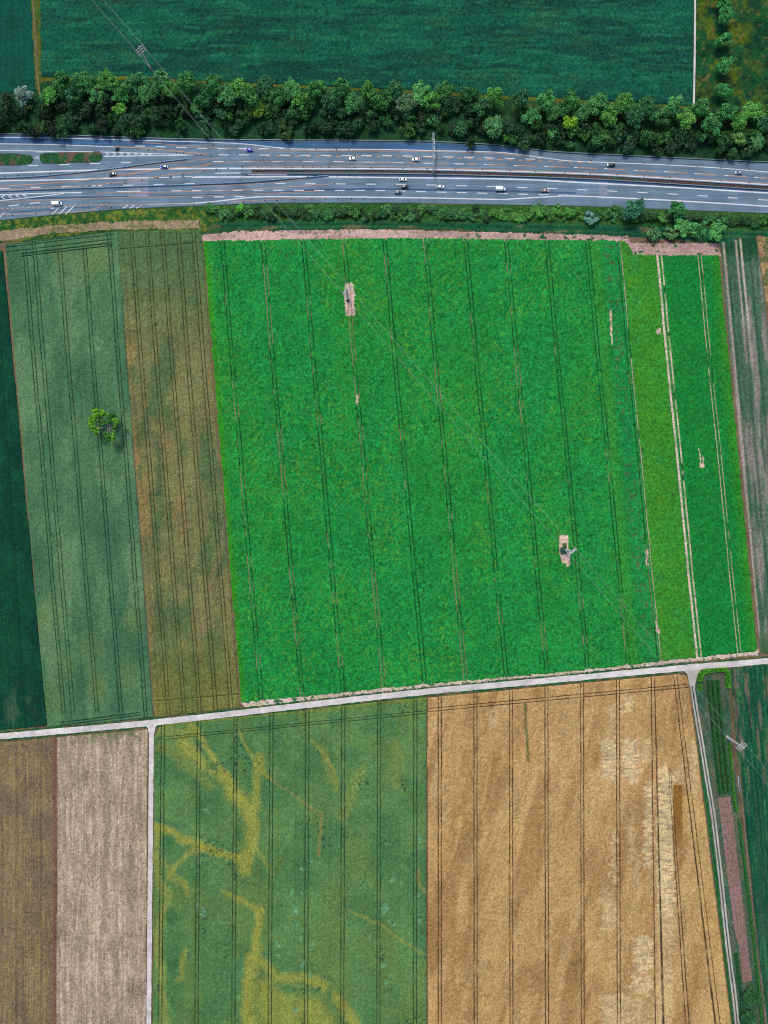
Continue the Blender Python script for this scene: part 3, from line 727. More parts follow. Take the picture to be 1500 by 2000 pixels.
# ------------------------------------------------------------------ roads
def smooth(pts, n=8):
    P = [Vector((p[0], p[1])) for p in pts]
    P = [P[0] * 2 - P[1]] + P + [P[-1] * 2 - P[-2]]
    out = []
    for i in range(1, len(P) - 2):
        a, b, c, d = P[i - 1:i + 3]
        for k in range(n):
            t = k / n
            m1 = (c - a) * 0.5; m2 = (d - b) * 0.5
            t2, t3 = t * t, t * t * t
            out.append(b * (2 * t3 - 3 * t2 + 1) + m1 * (t3 - 2 * t2 + t) + c * (-2 * t3 + 3 * t2) + m2 * (t3 - t2))
    out.append(P[-2])
    return [(p.x, p.y) for p in out]

def strip_mesh(name, pts, w, z, n=6, ragged=0.0):
    """flat ribbon w metres wide along a pixel polyline"""
    P = [G(*p) for p in (smooth(pts, n) if len(pts) > 2 else pts)]
    v = []
    for i, p in enumerate(P):
        d = (P[min(i + 1, len(P) - 1)] - P[max(i - 1, 0)]).normalized()
        s = Vector((-d.y, d.x, 0)) * w / 2
        k1, k2 = 1 + ragged * (random.random() - .5), 1 + ragged * (random.random() - .5)
        v += [(p.x + s.x * k1, p.y + s.y * k1, z), (p.x - s.x * k2, p.y - s.y * k2, z)]
    f = [(2 * i, 2 * i + 1, 2 * i + 3, 2 * i + 2) for i in range(len(P) - 1)]
    return mesh_np(name, v, f)

def between_mesh(name, top, bot, z, u0, u1, step=12):
    us = np.arange(u0, u1 + 0.1, step)
    a = interp(top, us); b = interp(bot, us)
    v = []
    for u, p, q in zip(us, a, b):
        g, h = G(u, p), G(u, q); v += [(g.x, g.y, z), (h.x, h.y, z)]
    f = [(2 * i, 2 * i + 1, 2 * i + 3, 2 * i + 2) for i in range(len(us) - 1)]
    return mesh_np(name, v, f)

ROAD_Z = 0.06
motorway = tag(link('motorway', between_mesh('motorway', ROAD_TOP, ROAD_BOT, ROAD_Z, -60, 1560), M['asphalt']), 'blue grey motorway with roadworks markings crossing the whole picture', kind='structure')
def road_piece(name, mesh, mat): return link(name, mesh, mat, motorway)
NI = [(-60, 279), (0, 281), (100, 283), (225, 287), (300, 286), (420, 279.5), (480, 282), (560, 290.5), (750, 292.5), (860, 295), (950, 297), (1000, 300), (1075, 310), (1125, 314.5), (1560, 340)]
road_piece('dark_lane', between_mesh('dark_lane', [(x, y + 1) for x, y in ROAD_TOP], NI, ROAD_Z + 0.006, -60, 1010), M['dark_asphalt'])
road_piece('dark_lane', between_mesh('dark_lane', [(-60, 244), (0, 251.5), (70, 254), (140, 258)], [(-60, 252), (0, 259.5), (70, 261), (140, 262)], 0.08, -60, 132), M['dark_asphalt'])
for pts, w in (([(625, 370.5), (750, 369.5), (900, 372), (1010, 374), (1125, 377)], 1.1), ([(750, 343), (1000, 346.5), (1125, 351.5), (1300, 361), (1500, 373), (1560, 377)], 2.2), ([(480, 341.5), (620, 342.5), (750, 343)], 1.4),
               ([(375, 361.5), (500, 356), (620, 345)], 1.8), ([(0, 388), (130, 386), (300, 383.5), (375, 382), (500, 378), (625, 371)], 1.0), ([(20, 416), (110, 408), (210, 403)], 0.5)):
    road_piece('joint', strip_mesh('joint', pts, w, ROAD_Z + 0.008), M['joint'])
for a, b, c, d in ((250, 345, 290, 384), (1170, 356, 1186, 382), (600, 300, 640, 318), (0, 314, 380, 337), (140, 352, 262, 366)):
    me = mesh_np('road_patch', [(*G(a, d)[:2], ROAD_Z + 0.010), (*G(c, d)[:2], ROAD_Z + 0.010), (*G(c, b)[:2], ROAD_Z + 0.010), (*G(a, b)[:2], ROAD_Z + 0.010)], [(0, 1, 2, 3)])
    if a in (1170, 250): road_piece('road_patch', me, M['pale_concrete'])
me = mesh_np('road_patch', [(*G(99, 275)[:2], ROAD_Z + 0.012), (*G(120, 275)[:2], ROAD_Z + 0.012), (*G(120, 270)[:2], ROAD_Z + 0.012), (*G(99, 270)[:2], ROAD_Z + 0.012)], [(0, 1, 2, 3)])
road_piece('road_patch', me, M['joint'])

LZ = ROAD_Z + 0.018
WHITE = [
    ([(-60, 267.5), (0, 268.5), (120, 270), (262, 274), (375, 277), (430, 279), (480, 281.5), (560, 290), (625, 291.5), (750, 292), (860, 294.5), (950, 296.5), (1000, 300), (1075, 310), (1125, 315), (1275, 321), (1400, 328), (1500, 336), (1560, 340)], .34),
    ([(-60, 280.5), (0, 281), (100, 282.5), (225, 287)], .3), ([(-60, 293), (0, 294), (75, 295), (200, 297), (300, 300), (385, 303)], .32), ([(203, 306), (300, 304), (385, 303)], .32),
    ([(-60, 340.5), (0, 338.5), (100, 335), (200, 332), (300, 330.3), (375, 329.3), (500, 329), (750, 330), (900, 332.5), (1125, 339.3), (1275, 347), (1500, 361), (1560, 365)], .62),
    ([(-60, 356), (0, 353.5), (150, 350.5), (212, 348.5), (300, 347)], .5), ([(-60, 382), (0, 380.5), (100, 377), (160, 376.5)], .4), ([(0, 392), (75, 384), (125, 378)], .35),
    ([(375, 346), (500, 345.5), (600, 345.2), (750, 346.7), (1000, 350), (1125, 356), (1300, 365), (1500, 377), (1560, 381)], .6),
    ([(375, 397.5), (425, 393), (475, 387), (510, 384.5), (560, 384.2), (750, 385.4), (900, 388), (975, 389.5), (1010, 388), (1080, 384), (1125, 383), (1300, 391), (1500, 403), (1560, 407)], .5),
    ([(228, 374.2), (275, 373.5)], .4), ([(290, 399), (340, 398), (375, 397.5)], .3), ([(420, 338.5), (475, 338), (490, 341), (560, 341.5)], .4), ([(70, 297), (110, 296.5)], .25)]
ORANGE = [
    ([(250, 277.5), (300, 280), (375, 285.5), (450, 290.5), (475, 291.5), (550, 293.5), (750, 295), (860, 296.7), (950, 298.5), (1000, 302.5), (1060, 310.5)], .26),
    ([(225, 285.7), (300, 291), (375, 298.5), (405, 302)], .4), ([(0, 352.3), (125, 342.5), (219, 334), (300, 321), (375, 315)], .26), ([(0, 364), (137, 355), (212, 346), (265, 339)], .35),
    ([(0, 371), (125, 366), (187, 361), (245, 355), (312, 344), (375, 336.5), (402, 331.5)], .3), ([(212, 346), (312, 331), (375, 326), (412, 321.5)], .4),
    ([(0, 395), (187, 387), (375, 383), (500, 378.5), (625, 373)], .26), ([(187, 377.5), (375, 374), (500, 369), (562, 365), (650, 359)], .26), ([(0, 419), (150, 414), (185, 407), (217, 400), (375, 398)], .26),
    ([(450, 394), (562, 388.5), (640, 386.5)], .26), ([(400, 320.5), (462, 316.2), (560, 316), (750, 317.6), (780, 318)], .24), ([(480, 324.7), (750, 325.7), (850, 328), (1125, 337), (1250, 343), (1500, 358), (1560, 362)], .28),
    ([(375, 364), (500, 359), (600, 349)], .26), ([(430, 310), (375, 313)], .2)]
for pts, w in WHITE: road_piece('edge_line', strip_mesh('edge_line', pts, w * 1.35, LZ), M['white_line'])
for pts, w in ORANGE: road_piece('works_line', strip_mesh('works_line', pts, w * 1.05, LZ + 0.006), M['orange_line'])

def dash_mesh(name, L, w): return mesh_np(name, [(-L / 2, -w / 2, 0), (L / 2, -w / 2, 0), (L / 2, w / 2, 0), (-L / 2, w / 2, 0)], [(0, 1, 2, 3)])
white_dash = dash_mesh('lane_dash', 6.0, 0.5); white_dash.materials.append(M['white_line'])
orange_dash = dash_mesh('works_dash', 3.0, 0.46); orange_dash.materials.append(M['orange_line'])
orange_long = dash_mesh('works_dash', 6.0, 0.4); orange_long.materials.append(M['orange_line'])
orange_short = dash_mesh('works_dash', 1.6, 0.46); orange_short.materials.append(M['orange_line'])
def dash_run(mesh, name, line, us, z):
    for u in us:
        v = interp(line, u); v2 = interp(line, u + 8)
        o = link(name, mesh, None, motorway, G(u, v) + Vector((0, 0, z)))
        o.rotation_euler = (0, 0, math.atan2(-(v2 - v), 8))
ar = lambda a, b, s: list(np.arange(a, b, s))
dash_run(white_dash, 'lane_dash', [(265, 285), (364, 288.5), (400, 290.2), (580, 290.5)], ar(274, 580, 40.2), LZ)
D2 = [(420, 302.5), (750, 304), (900, 307), (1045, 311)]
dash_run(white_dash, 'lane_dash', D2, ar(437, 1045, 39.9), LZ)
D3 = [(416, 315.5), (655, 315.7), (715, 317), (834, 318.7), (952, 321.5), (1070, 325), (1188, 330), (1305, 336), (1422, 343), (1560, 352)]
dash_run(white_dash, 'lane_dash', D3, ar(426, 1560, 58.75), LZ)
D4 = [(529, 358.5), (776, 360), (895, 362.5), (1071, 368), (1189, 373), (1305, 378.5), (1422, 386), (1560, 395)]
dash_run(white_dash, 'lane_dash', D4, ar(548, 1560, 58.9), LZ)
D5 = [(340, 372.8), (500, 371.6), (750, 372.3), (870, 375.5), (1100, 381.3)]
dash_run(white_dash, 'lane_dash', D5, ar(345, 1110, 39.8), LZ)
dash_run(white_dash, 'lane_dash', [(10, 368), (57, 366.4), (318, 360), (440, 357)], ar(9, 400, 60.3), LZ)
dash_run(white_dash, 'lane_dash', [(380, 385.4), (470, 384)], [386, 428, 468], LZ)
dash_run(white_dash, 'lane_dash', [(20, 402), (68, 396.5), (110, 393)], [27, 68, 108], LZ)
dash_run(white_dash, 'lane_dash', [(100, 407), (200, 400)], [109], LZ)
dash_run(white_dash, 'lane_dash', [(60, 323.5), (126, 321.7), (245, 318), (300, 316)], [65, 126, 186, 246], LZ)
dash_run(white_dash, 'lane_dash', [(300, 347), (375, 345)], [320, 345, 370], LZ)
OD = [(520, 304.6), (750, 306), (880, 309), (1000, 312.5), (1160, 318)]
dash_run(orange_dash, 'works_dash', OD, ar(523, 1165, 19.7), LZ + 0.006)
dash_run(orange_short, 'works_dash', [(5, 408), (110, 402.5), (210, 399.5)], ar(5, 212, 10.2), LZ + 0.006)
for u in ar(804, 1500, 58.75):
    if u > 860 or u < 830: dash_run(orange_long, 'works_dash', D3, [u - 0, u + 39.5][:2] if u > 900 else [u], LZ + 0.006)
# chevrons and hatching
def bar(p, q, w=0.4):
    return strip_mesh('chevron', [p, q], w, LZ + 0.004)
for k in range(7):
    x = 205 + k * 14; h = 4.6 - k * 0.45
    road_piece('chevron', bar((x - 1, 301.5 - h), (x + 8, 301.5)), M['white_line']); road_piece('chevron', bar((x + 8, 301.5), (x - 1, 301.5 + h)), M['white_line'])
for k in range(4):
    x = 3 + k * 14; h = 4.6 - k * 0.7; c = 385 - k * 1.3
    road_piece('chevron', bar((x + 8, c - h), (x - 1, c)), M['white_line']); road_piece('chevron', bar((x - 1, c), (x + 8, c + h)), M['white_line'])
for x in (102, 115, 128): road_piece('hatch_bar', bar((x, 418.5), (x + 16, 403), .5), M['white_line'])
for x in (240, 253, 266): road_piece('hatch_bar', bar((x, 407), (x + 10, 400.5), .45), M['white_line'])
road_piece('hatch_bar', bar((0, 424), (8, 416), .5), M['white_line'])
for x in (66, 74): road_piece('hatch_bar', bar((x, 311), (x + 9, 305), .5), M['white_line'])

# planted median and islands
crop('median_strip', 'reddish brown scrub on the median between the carriageways', 'median',
     [(492, 332.5), (750, 333.5), (900, 336), (1125, 342.5), (1275, 350.5), (1500, 365), (1560, 369), (1560, 374), (1500, 370), (1275, 356), (1125, 347.5), (900, 341), (750, 338.5), (492, 338)],
     (94, 72, 62), 0.45, 0.42, colvar=0.4, amp=0.6, z0=0.07, cfun=lambda U, V, C: mix(C, lin(52, 92, 60), sstep(fbm(U, V, 10, 86), 0.55, 0.65) * 0.7))
def c_island(U, V, C):
    return mix(mix(C, lin(118, 92, 86), sstep(fbm(U, V, 16, 87), 0.45, 0.6) * 0.85), lin(34, 92, 50), sstep(fbm(U, V, 9, 88), 0.55, 0.65) * 0.8)
crop('traffic_island', 'short green and brown planted island at the far left of the motorway', 'island',
     [(-60, 300), (35, 300), (58, 303), (66, 311), (62, 319), (40, 323), (-60, 323)], (40, 92, 52), 0.5, 0.45, colvar=0.35, amp=0.6, z0=0.07, cfun=c_island)
crop('traffic_island', 'long green and brown planted island beside the chevrons', 'island',
     [(79, 300), (130, 297.5), (195, 296.5), (201, 303), (199, 313), (190, 317), (130, 319), (82, 320), (77, 310)], (44, 96, 54), 0.5, 0.45, colvar=0.35, amp=0.6, z0=0.07, cfun=c_island)

# farm roads
tag(link('farm_road', strip_mesh('farm_road', ROADC, 3.5, 0.2, 24, 0.16), M['concrete']), 'pale concrete farm road running across below the green fields', kind='structure')
tag(link('farm_lane', strip_mesh('farm_lane', [(297, 1412), (296, 1440), (294.5, 1600), (292, 1850), (290, 2075)], 2.8, 0.196, 40, 0.16), M['concrete']), 'pale concrete lane running down between stubble and barley', kind='structure')
def tri_fan(name, pts, z): 
    v = [(*G(*p)[:2], z) for p in pts]; me = bpy.data.meshes.new(name); me.from_pydata(v, [], [tuple(range(len(v)))[::-1]]); me.update(); return me
tag(link('road_mouth', tri_fan('road_mouth', [(282, 1413), (312, 1410), (304, 1420), (301, 1434), (291, 1434), (289, 1422)], 0.192), M['concrete']), 'flared concrete mouth where the lane meets the farm road', kind='structure')
tag(link('road_mouth', tri_fan('road_mouth', [(1328, 1305), (1376, 1301), (1362, 1316), (1357, 1340), (1347, 1340), (1342, 1316)], 0.190), M['rut']), 'flared gravel mouth of the rutted track by the hedge', kind='structure')
lane_l = strip_mesh('wheel_rut', [(p[0] - 3.2, p[1]) for p in LANE], 0.9, 0.186, 14, 0.45)
lane_r = strip_mesh('wheel_rut', [(p[0] + 2.6, p[1]) for p in LANE], 1.0, 0.186, 14, 0.45)
ft = tag(empty('field_track', G(1350, 1304)), 'two rutted gravel wheel track beside the wheat field', kind='structure')
ft.location = (0, 0, 0)
link('wheel_rut', lane_l, M['rut'], ft); link('wheel_rut', lane_r, M['rut'], ft)
tag(link('white_path', strip_mesh('white_path', [(1357, -70), (1356.5, 60), (1355.5, 140), (1354, 206), (1352, 236)], 1.1, 0.6, 6), M['concrete']), 'narrow white path between dark field and meadow', kind='structure')
tag(link('dirt_track', strip_mesh('dirt_track', [(62, -70), (65, 0), (70, 80), (74, 150), (78, 185)], 1.4, 0.3, 6), M['track_soil']), 'narrow dirt track between the two dark fields', kind='structure')

# ------------------------------------------------------------------ trees and shrubs
def leaf_cloud(name, seed, R, zc, H, lobes, n, leaf, ring=0.0, flat=1.0):
    """leaves spread over the skin of many lobes inside an ellipsoid"""
    r = np.random.default_rng(seed)
    d = r.normal(size=(lobes, 3)); d /= np.linalg.norm(d, axis=1)[:, None]
    rad = (0.35 + 0.65 * r.random(lobes) ** 0.5) * 0.68
    if ring: rad = ring + (0.75 - ring) * r.random(lobes)
    cen = d * rad[:, None] * np.array([R, R, H / 2])
    cen[:, 2] = np.where(cen[:, 2] < -H * 0.25, cen[:, 2] * 0.5, cen[:, 2])
    cen *= (0.8 + 0.55 * r.random(lobes))[:, None]
    lr = R * (0.2 + 0.24 * r.random(lobes))
    k = r.integers(0, lobes, n)
    dd = r.normal(size=(n, 3)); dd[:, 2] += 0.45; dd /= np.linalg.norm(dd, axis=1)[:, None]
    pos = cen[k] + dd * (lr[k] * (0.65 + 0.42 * r.random(n)))[:, None] * np.array([1, 1, 0.85 * flat])
    pos[:, 2] += zc
    nn = dd + r.normal(size=(n, 3)) * 0.55; nn /= np.linalg.norm(nn, axis=1)[:, None]
    t = np.cross(nn, r.normal(size=(n, 3))); t /= np.linalg.norm(t, axis=1)[:, None]
    b = np.cross(nn, t)
    s = (leaf * (0.6 + 0.8 * r.random(n)))[:, None]
    v = np.stack([pos - t * s, pos - b * s * 0.6, pos + t * s, pos + b * s * 0.6], 1).reshape(-1, 3)
    q = np.arange(4 * n).reshape(n, 4)
    g = (0.75 + 0.5 * r.random(lobes))[k] * (0.7 + 0.6 * r.random(n))
    hue = r.random(n) * 0.3 + (r.random(lobes) * 0.35)[k]
    c = np.stack([g * (0.75 + hue), g, g * (1.05 - 0.4 * hue)], 1)
    c = np.repeat(c, 4, 0)
    me = mesh_np(name, v, q, colors=c)
    me.materials.append(M['leaf'])
    return me

def trunk_mesh(name, seed, h, r0, spread, limbs, mat):
    rr = random.Random(seed); mb = MB()
    p = Vector((0, 0, -0.1)); rad = r0
    for k in range(3):
        q = p + Vector((rr.uniform(-.15, .15), rr.uniform(-.15, .15), h * 0.22)); mb.tube(p, q, rad, rad * 0.82, 7); p = q; rad *= 0.82
    for k in range(limbs):
        a = 2 * math.pi * (k + rr.random() * 0.6) / limbs
        s = Vector((p.x, p.y, h * rr.uniform(0.4, 0.66)))
        m = s + Vector((math.cos(a), math.sin(a), 0.75)) * spread * 0.45
        e = m + Vector((math.cos(a + .3), math.sin(a + .3), 0.55)) * spread * 0.42
        mb.tube(s, m, rad * 0.6, rad * 0.38, 5); mb.tube(m, e, rad * 0.38, rad * 0.12, 5)
        e2 = m + Vector((math.cos(a - .7), math.sin(a - .7), 0.9)) * spread * 0.3; mb.tube(m, e2, rad * 0.3, rad * 0.1, 5)
    me = mb.mesh(name); me.materials.append(mat); return me

# prototypes are unit-like: crown radius 5, height 10
TREES = [(leaf_cloud('crown', 40 + i, 5.0, 6.6, 6.6, 26 + i, 2600, 0.40), trunk_mesh('trunk', i, 9.0, 0.26, 4.0, 6, M['bark'])) for i in range(7)]
SHRUBS = [(leaf_cloud('crown', 80 + i, 3.0, 2.5, 4.6, 16 + i, 1100, 0.33), trunk_mesh('trunk', 20 + i, 3.6, 0.12, 2.2, 5, M['bark'])) for i in range(6)]

def plant(name, proto, u, v, rad, h, rgb, label, cat, group=None, zfrac=0.66, sink=0.0):
    """crown centre seen at u, v; rad and h in metres"""
    pr, ph = (5.0, 10.0) if proto in TREES else (3.0, 5.0)
    g = G(u, v, h * zfrac)
    root = empty(name, (g.x, g.y, 0.0), random.uniform(0, 6.28))
    k = 1.14
    ax = random.uniform(0.84, 1.18)
    root.scale = (k * ax * rad / pr, k * rad / pr / ax, random.uniform(0.95, 1.3) * h / ph)
    t = link('trunk', proto[1], None, root)
    c = link('crown', proto[0], None, root)
    c.color = (*lin(*rgb, k=1.5), 1)
    tag(root, label, cat, group)
    return root

TONE = [(50, 104, 50), (44, 96, 50), (60, 114, 48), (40, 88, 52), (54, 110, 60)]
def tone(i, dark=1.0):
    c = TONE[i % len(TONE)]; j = random.uniform(0.88, 1.12) * dark
    return tuple(min(255, x * j) for x in c)
ROW_A = [(118, 160), (167, 160), (213, 162), (268, 160), (317, 160), (367, 163), (417, 168), (470, 172), (517, 170), (570, 177), (617, 173), (668, 177), (720, 177), (772, 177), (818, 182), (867, 180), (915, 185), (967, 192),
         (1015, 197), (1063, 200), (1115, 200), (1168, 200), (1217, 203), (1263, 207), (1315, 210), (1368, 213), (1417, 220), (1470, 217), (1515, 222)]
ROW_B = [(97, 188), (147, 190), (192, 183), (237, 183), (288, 182), (333, 177), (397, 197), (443, 190), (487, 190), (542, 193), (587, 193), (647, 197), (690, 203), (745, 200), (793, 205), (843, 200), (940, 210),
         (1037, 227), (1085, 220), (1138, 220), (1187, 230), (1237, 230), (1290, 230), (1340, 237), (1390, 243), (1443, 240), (1495, 245)]
for i, (u, v) in enumerate(ROW_A):
    rr_ = random.uniform(4.7, 6.0)
    plant('belt_tree', TREES[i % 7], u, v, rr_, random.uniform(9, 11.5), tone(i), '%s tree from the left in the back row by the dark field' % ordinal(i + 1), 'tree', 'back row of the tree belt')
for i, (u, v) in enumerate(ROW_B):
    c = tone(i + 2)
    if u == 793: c = (66, 98, 66)
    if u == 1340: c = (74, 128, 56)
    plant('belt_tree', TREES[(i * 3 + 1) % 7], u, v, random.uniform(4.6, 6.0), random.uniform(8.5, 10.5), c, '%s tree from the left in the second row of the tree belt' % ordinal(i + 1), 'tree', 'second row of the tree belt')
SPECIAL = [(45, 187, 5.4, 8, (86, 114, 104), 'pale bluish grey tree at the left end of the belt'), (235, 215, 3.8, 6.5, (76, 134, 46), 'bright lime shrub among dark shrubs in the left tree belt'),
           (1110, 244, 4.0, 8, (112, 158, 44), 'bright yellow green tree in the right half of the tree belt'), (965, 250, 5.6, 8.5, (58, 108, 66), 'broad pale green tree standing alone in front of the belt'),
           (503, 214, 4.2, 6.5, (80, 116, 40), 'yellowish shrub in the middle of the belt front'), (1440, 272, 4.0, 6.5, (84, 122, 64), 'pale green small tree near the motorway at the right'),
           (1478, 275, 4.6, 7, (64, 116, 70), 'round green tree near the motorway in the right corner')]
for u, v, r_, h, c, lab in SPECIAL:
    plant('belt_tree', TREES[int(u) % 7], u, v, r_, h, c, lab, 'tree')
front = []
for k in range(84):
    u = -18 + k * 11.1 + random.uniform(-5, 5)
    front.append((u, random.choice((218, 232, 246, 252)) + random.uniform(-5, 5)))
for k in range(30):
    u = -12 + k * 31 + random.uniform(-9, 9); front.append((u, 206 + u * 0.02 + random.uniform(-4, 4)))
for k in range(50):
    u = 925 + k * 11.6 + random.uniform(-5, 5); y = 268 + (u - 925) * 0.045
    front.append((u, y + random.choice((-26, -12, 0, 6)) + random.uniform(-4, 4)))
front = [(u, v) for u, v in front if all(math.hypot(u - s[0], v - s[1]) > 12 for s in SPECIAL) and not (880 < u < 950 and v < 232) and not (1340 < u < 1400 and v > 262)]
for k in range(60):
    u = 80 + k * 24 + random.uniform(-10, 10); front.append((u, 172 + u * 0.035 + random.uniform(0, 14)))
for k in range(44):
    u = 900 + k * 14 + random.uniform(-5, 5); front.append((u, 240 + (u - 900) * 0.05 + random.uniform(-4, 14)))
front = [p for p in front if not (960 < p[0] < 1000 and p[1] < 225)]
front.sort()
for i, (u, v) in enumerate(front):
    dk = random.choice((0.52, 0.6, 0.7, 0.85))
    if u < 260: dk *= 0.8
    plant('belt_shrub', SHRUBS[i % 6], u, v, random.choice((2.6, 3.2, 3.9, 4.8)), random.uniform(4.0, 8.0), tone(i, dk), '%s shrub from the left in the tree belt above the motorway' % ordinal(i + 1), 'shrub', 'thicket above the motorway')
for i, (u, v) in enumerate([(1414, 2), (1415, 32), (1415, 78), (1414, 130), (1413, 180)]):
    plant('meadow_tree', TREES[(i * 2) % 7], u, v, 4.4, 8.5, (50, 118, 60), '%s tree from the top in the single meadow row' % ordinal(i + 1), 'tree', 'row of meadow trees')

# hedge south of the motorway
hedge = []
for k in range(92):
    u = 408 + k * 8.9 + random.uniform(-4, 4)
    hedge.append((u, 411 + (u - 408) * 0.004 + random.choice((-4, 3, 9)) + random.uniform(-3, 3)))
for k in range(32):
    u = 1240 + k * 10 + random.uniform(-4, 4); hedge.append((u, 421 + (u - 1240) * 0.04 + random.uniform(-4, 5)))
hedge = [p for p in hedge if not (545 < p[0] < 580 and p[1] > 416)]
hedge.sort()
for i, (u, v) in enumerate(hedge):
    c = tone(i + 1, random.choice((0.62, 0.75, 0.9)))
    if 960 < u < 1140: c = (58, 108, 44)
    plant('hedge_shrub', SHRUBS[(i * 5) % 6], u, v, random.uniform(2.0, 3.6), random.uniform(2.0, 3.6), c, '%s shrub from the left in the hedge below the motorway' % ordinal(i + 1), 'shrub', 'hedge below the motorway')
for u, v, r_, h, c, lab in ((1237, 410, 6.0, 9, (36, 88, 64), 'large round dark tree on the verge below the motorway'), (1321, 411, 4.6, 7.5, (44, 104, 56), 'smaller dark tree right of the large verge tree'),
                            (1155, 426, 4.2, 4.5, (84, 124, 110), 'round bluish green bush on the lower verge'), (1335, 441, 5.4, 7, (62, 124, 64), 'left tree of the three above the short soil strip'),
                            (1366, 449, 4.8, 6, (52, 112, 62), 'middle tree of the three above the short soil strip'), (1398, 450, 5.0, 6.5, (58, 120, 62), 'right tree of the three above the short soil strip'),
                            (1277, 458, 3.8, 5, (62, 106, 66), 'thin left sapling beside the end of the soil strip'), (1311, 456, 4.0, 5, (70, 114, 66), 'thin sapling next to the three verge trees'),
                            (468, 407, 3.2, 4.5, (70, 138, 44), 'bright green bush rising from the left end of the hedge'), (1468, 1948, 6.0, 7, (32, 72, 38), 'big dark bush cluster below the soil bed'),
                            (1460, 1985, 4.8, 6, (28, 66, 38), 'dark bush at the lower end of the garden plot'), (1101, 1075, 2.4, 2.6, (30, 66, 54), 'dark bush at the foot of the right field pylon'),
                            (1103, 1065, 1.5, 2.0, (70, 96, 60), 'small olive bush above the right field pylon foot'), (680, 586, 1.2, 1.6, (26, 60, 50), 'tiny dark bush at the foot of the left field pylon')):
    plant('round_bush' if h < 5.5 else 'round_tree', (TREES if h >= 6.5 else SHRUBS)[int(u) % 6], u, v, r_, h, c, lab, 'bush' if h < 5.5 else 'tree')

# the lone tree in the grain field: tufts of leaves around pale bare limbs
def lone_tree():
    root = tag(empty('lone_tree', G(214, 833, 0.0)), 'lone spreading tree with bare pale limbs in the grain field', 'tree')
    rr = random.Random(5)
    trunk = MB(); limbs = MB(); p = Vector((0, 0, -0.1))
    for k in range(3):
        q = p + Vector((0.15 * k, -0.1, 1.3)); trunk.tube(p, q, 0.6 - 0.1 * k, 0.5 - 0.1 * k, 9); p = q
    tufts = [(-5.4, 5.4, 2.9, 1), (-3.0, 7.2, 2.4, 1), (-0.6, 6.4, 2.1, 1), (-7.2, 2.8, 2.2, 1), (-6.6, -1.0, 2.0, .8), (-4.6, -3.6, 2.2, .85), (5.4, 4.6, 2.0, .7), (7.4, 1.6, 1.9, .8), (6.6, -1.2, 1.7, .5), (3.2, 5.0, 1.7, .55),
             (5.0, -7.2, 2.0, .85), (2.4, -8.4, 1.7, .5), (1.6, -5.4, 1.4, .45), (-2.4, 3.0, 1.8, .45), (3.0, 1.8, 1.6, .45), (-0.5, 1.2, 1.4, .3), (6.0, -4.4, 1.6, .35)]
    for (x, y, r_, dn) in tufts:
        e = Vector((x * 0.92, y * 0.92, 8.4 + rr.uniform(-1.0, 1.0)))
        m = p.lerp(e, 0.5) + Vector((rr.uniform(-.8, .8), rr.uniform(-.8, .8), 0.5))
        limbs.tube(p, m, 0.24, 0.15, 6); limbs.tube(m, e, 0.15, 0.06, 5)
        for _ in range(4):
            limbs.tube(m.lerp(e, 0.5), m.lerp(e, 0.6) + Vector((rr.uniform(-2, 2), rr.uniform(-2, 2), rr.uniform(0.6, 1.8))), 0.07, 0.025, 4)
    trunk.build('trunk', M['pale_bark'], root); limbs.build('limbs', M['pale_bark'], root)
    for i, (x, y, r_, dn) in enumerate(tufts):
        me = leaf_cloud('leaf_tuft', 300 + i, r_ * 1.35, 0, r_ * 1.8, 9, int((250 + 800 * dn) * r_ / 2), 0.38)
        o = link('leaf_tuft', me, None, root, (x, y, 9.0 + rr.uniform(-0.8, 0.9)))
        o.color = (*lin(*((90, 148, 36) if dn > 0.7 else (62, 116, 48)), k=1.1), 1)
lone_tree()

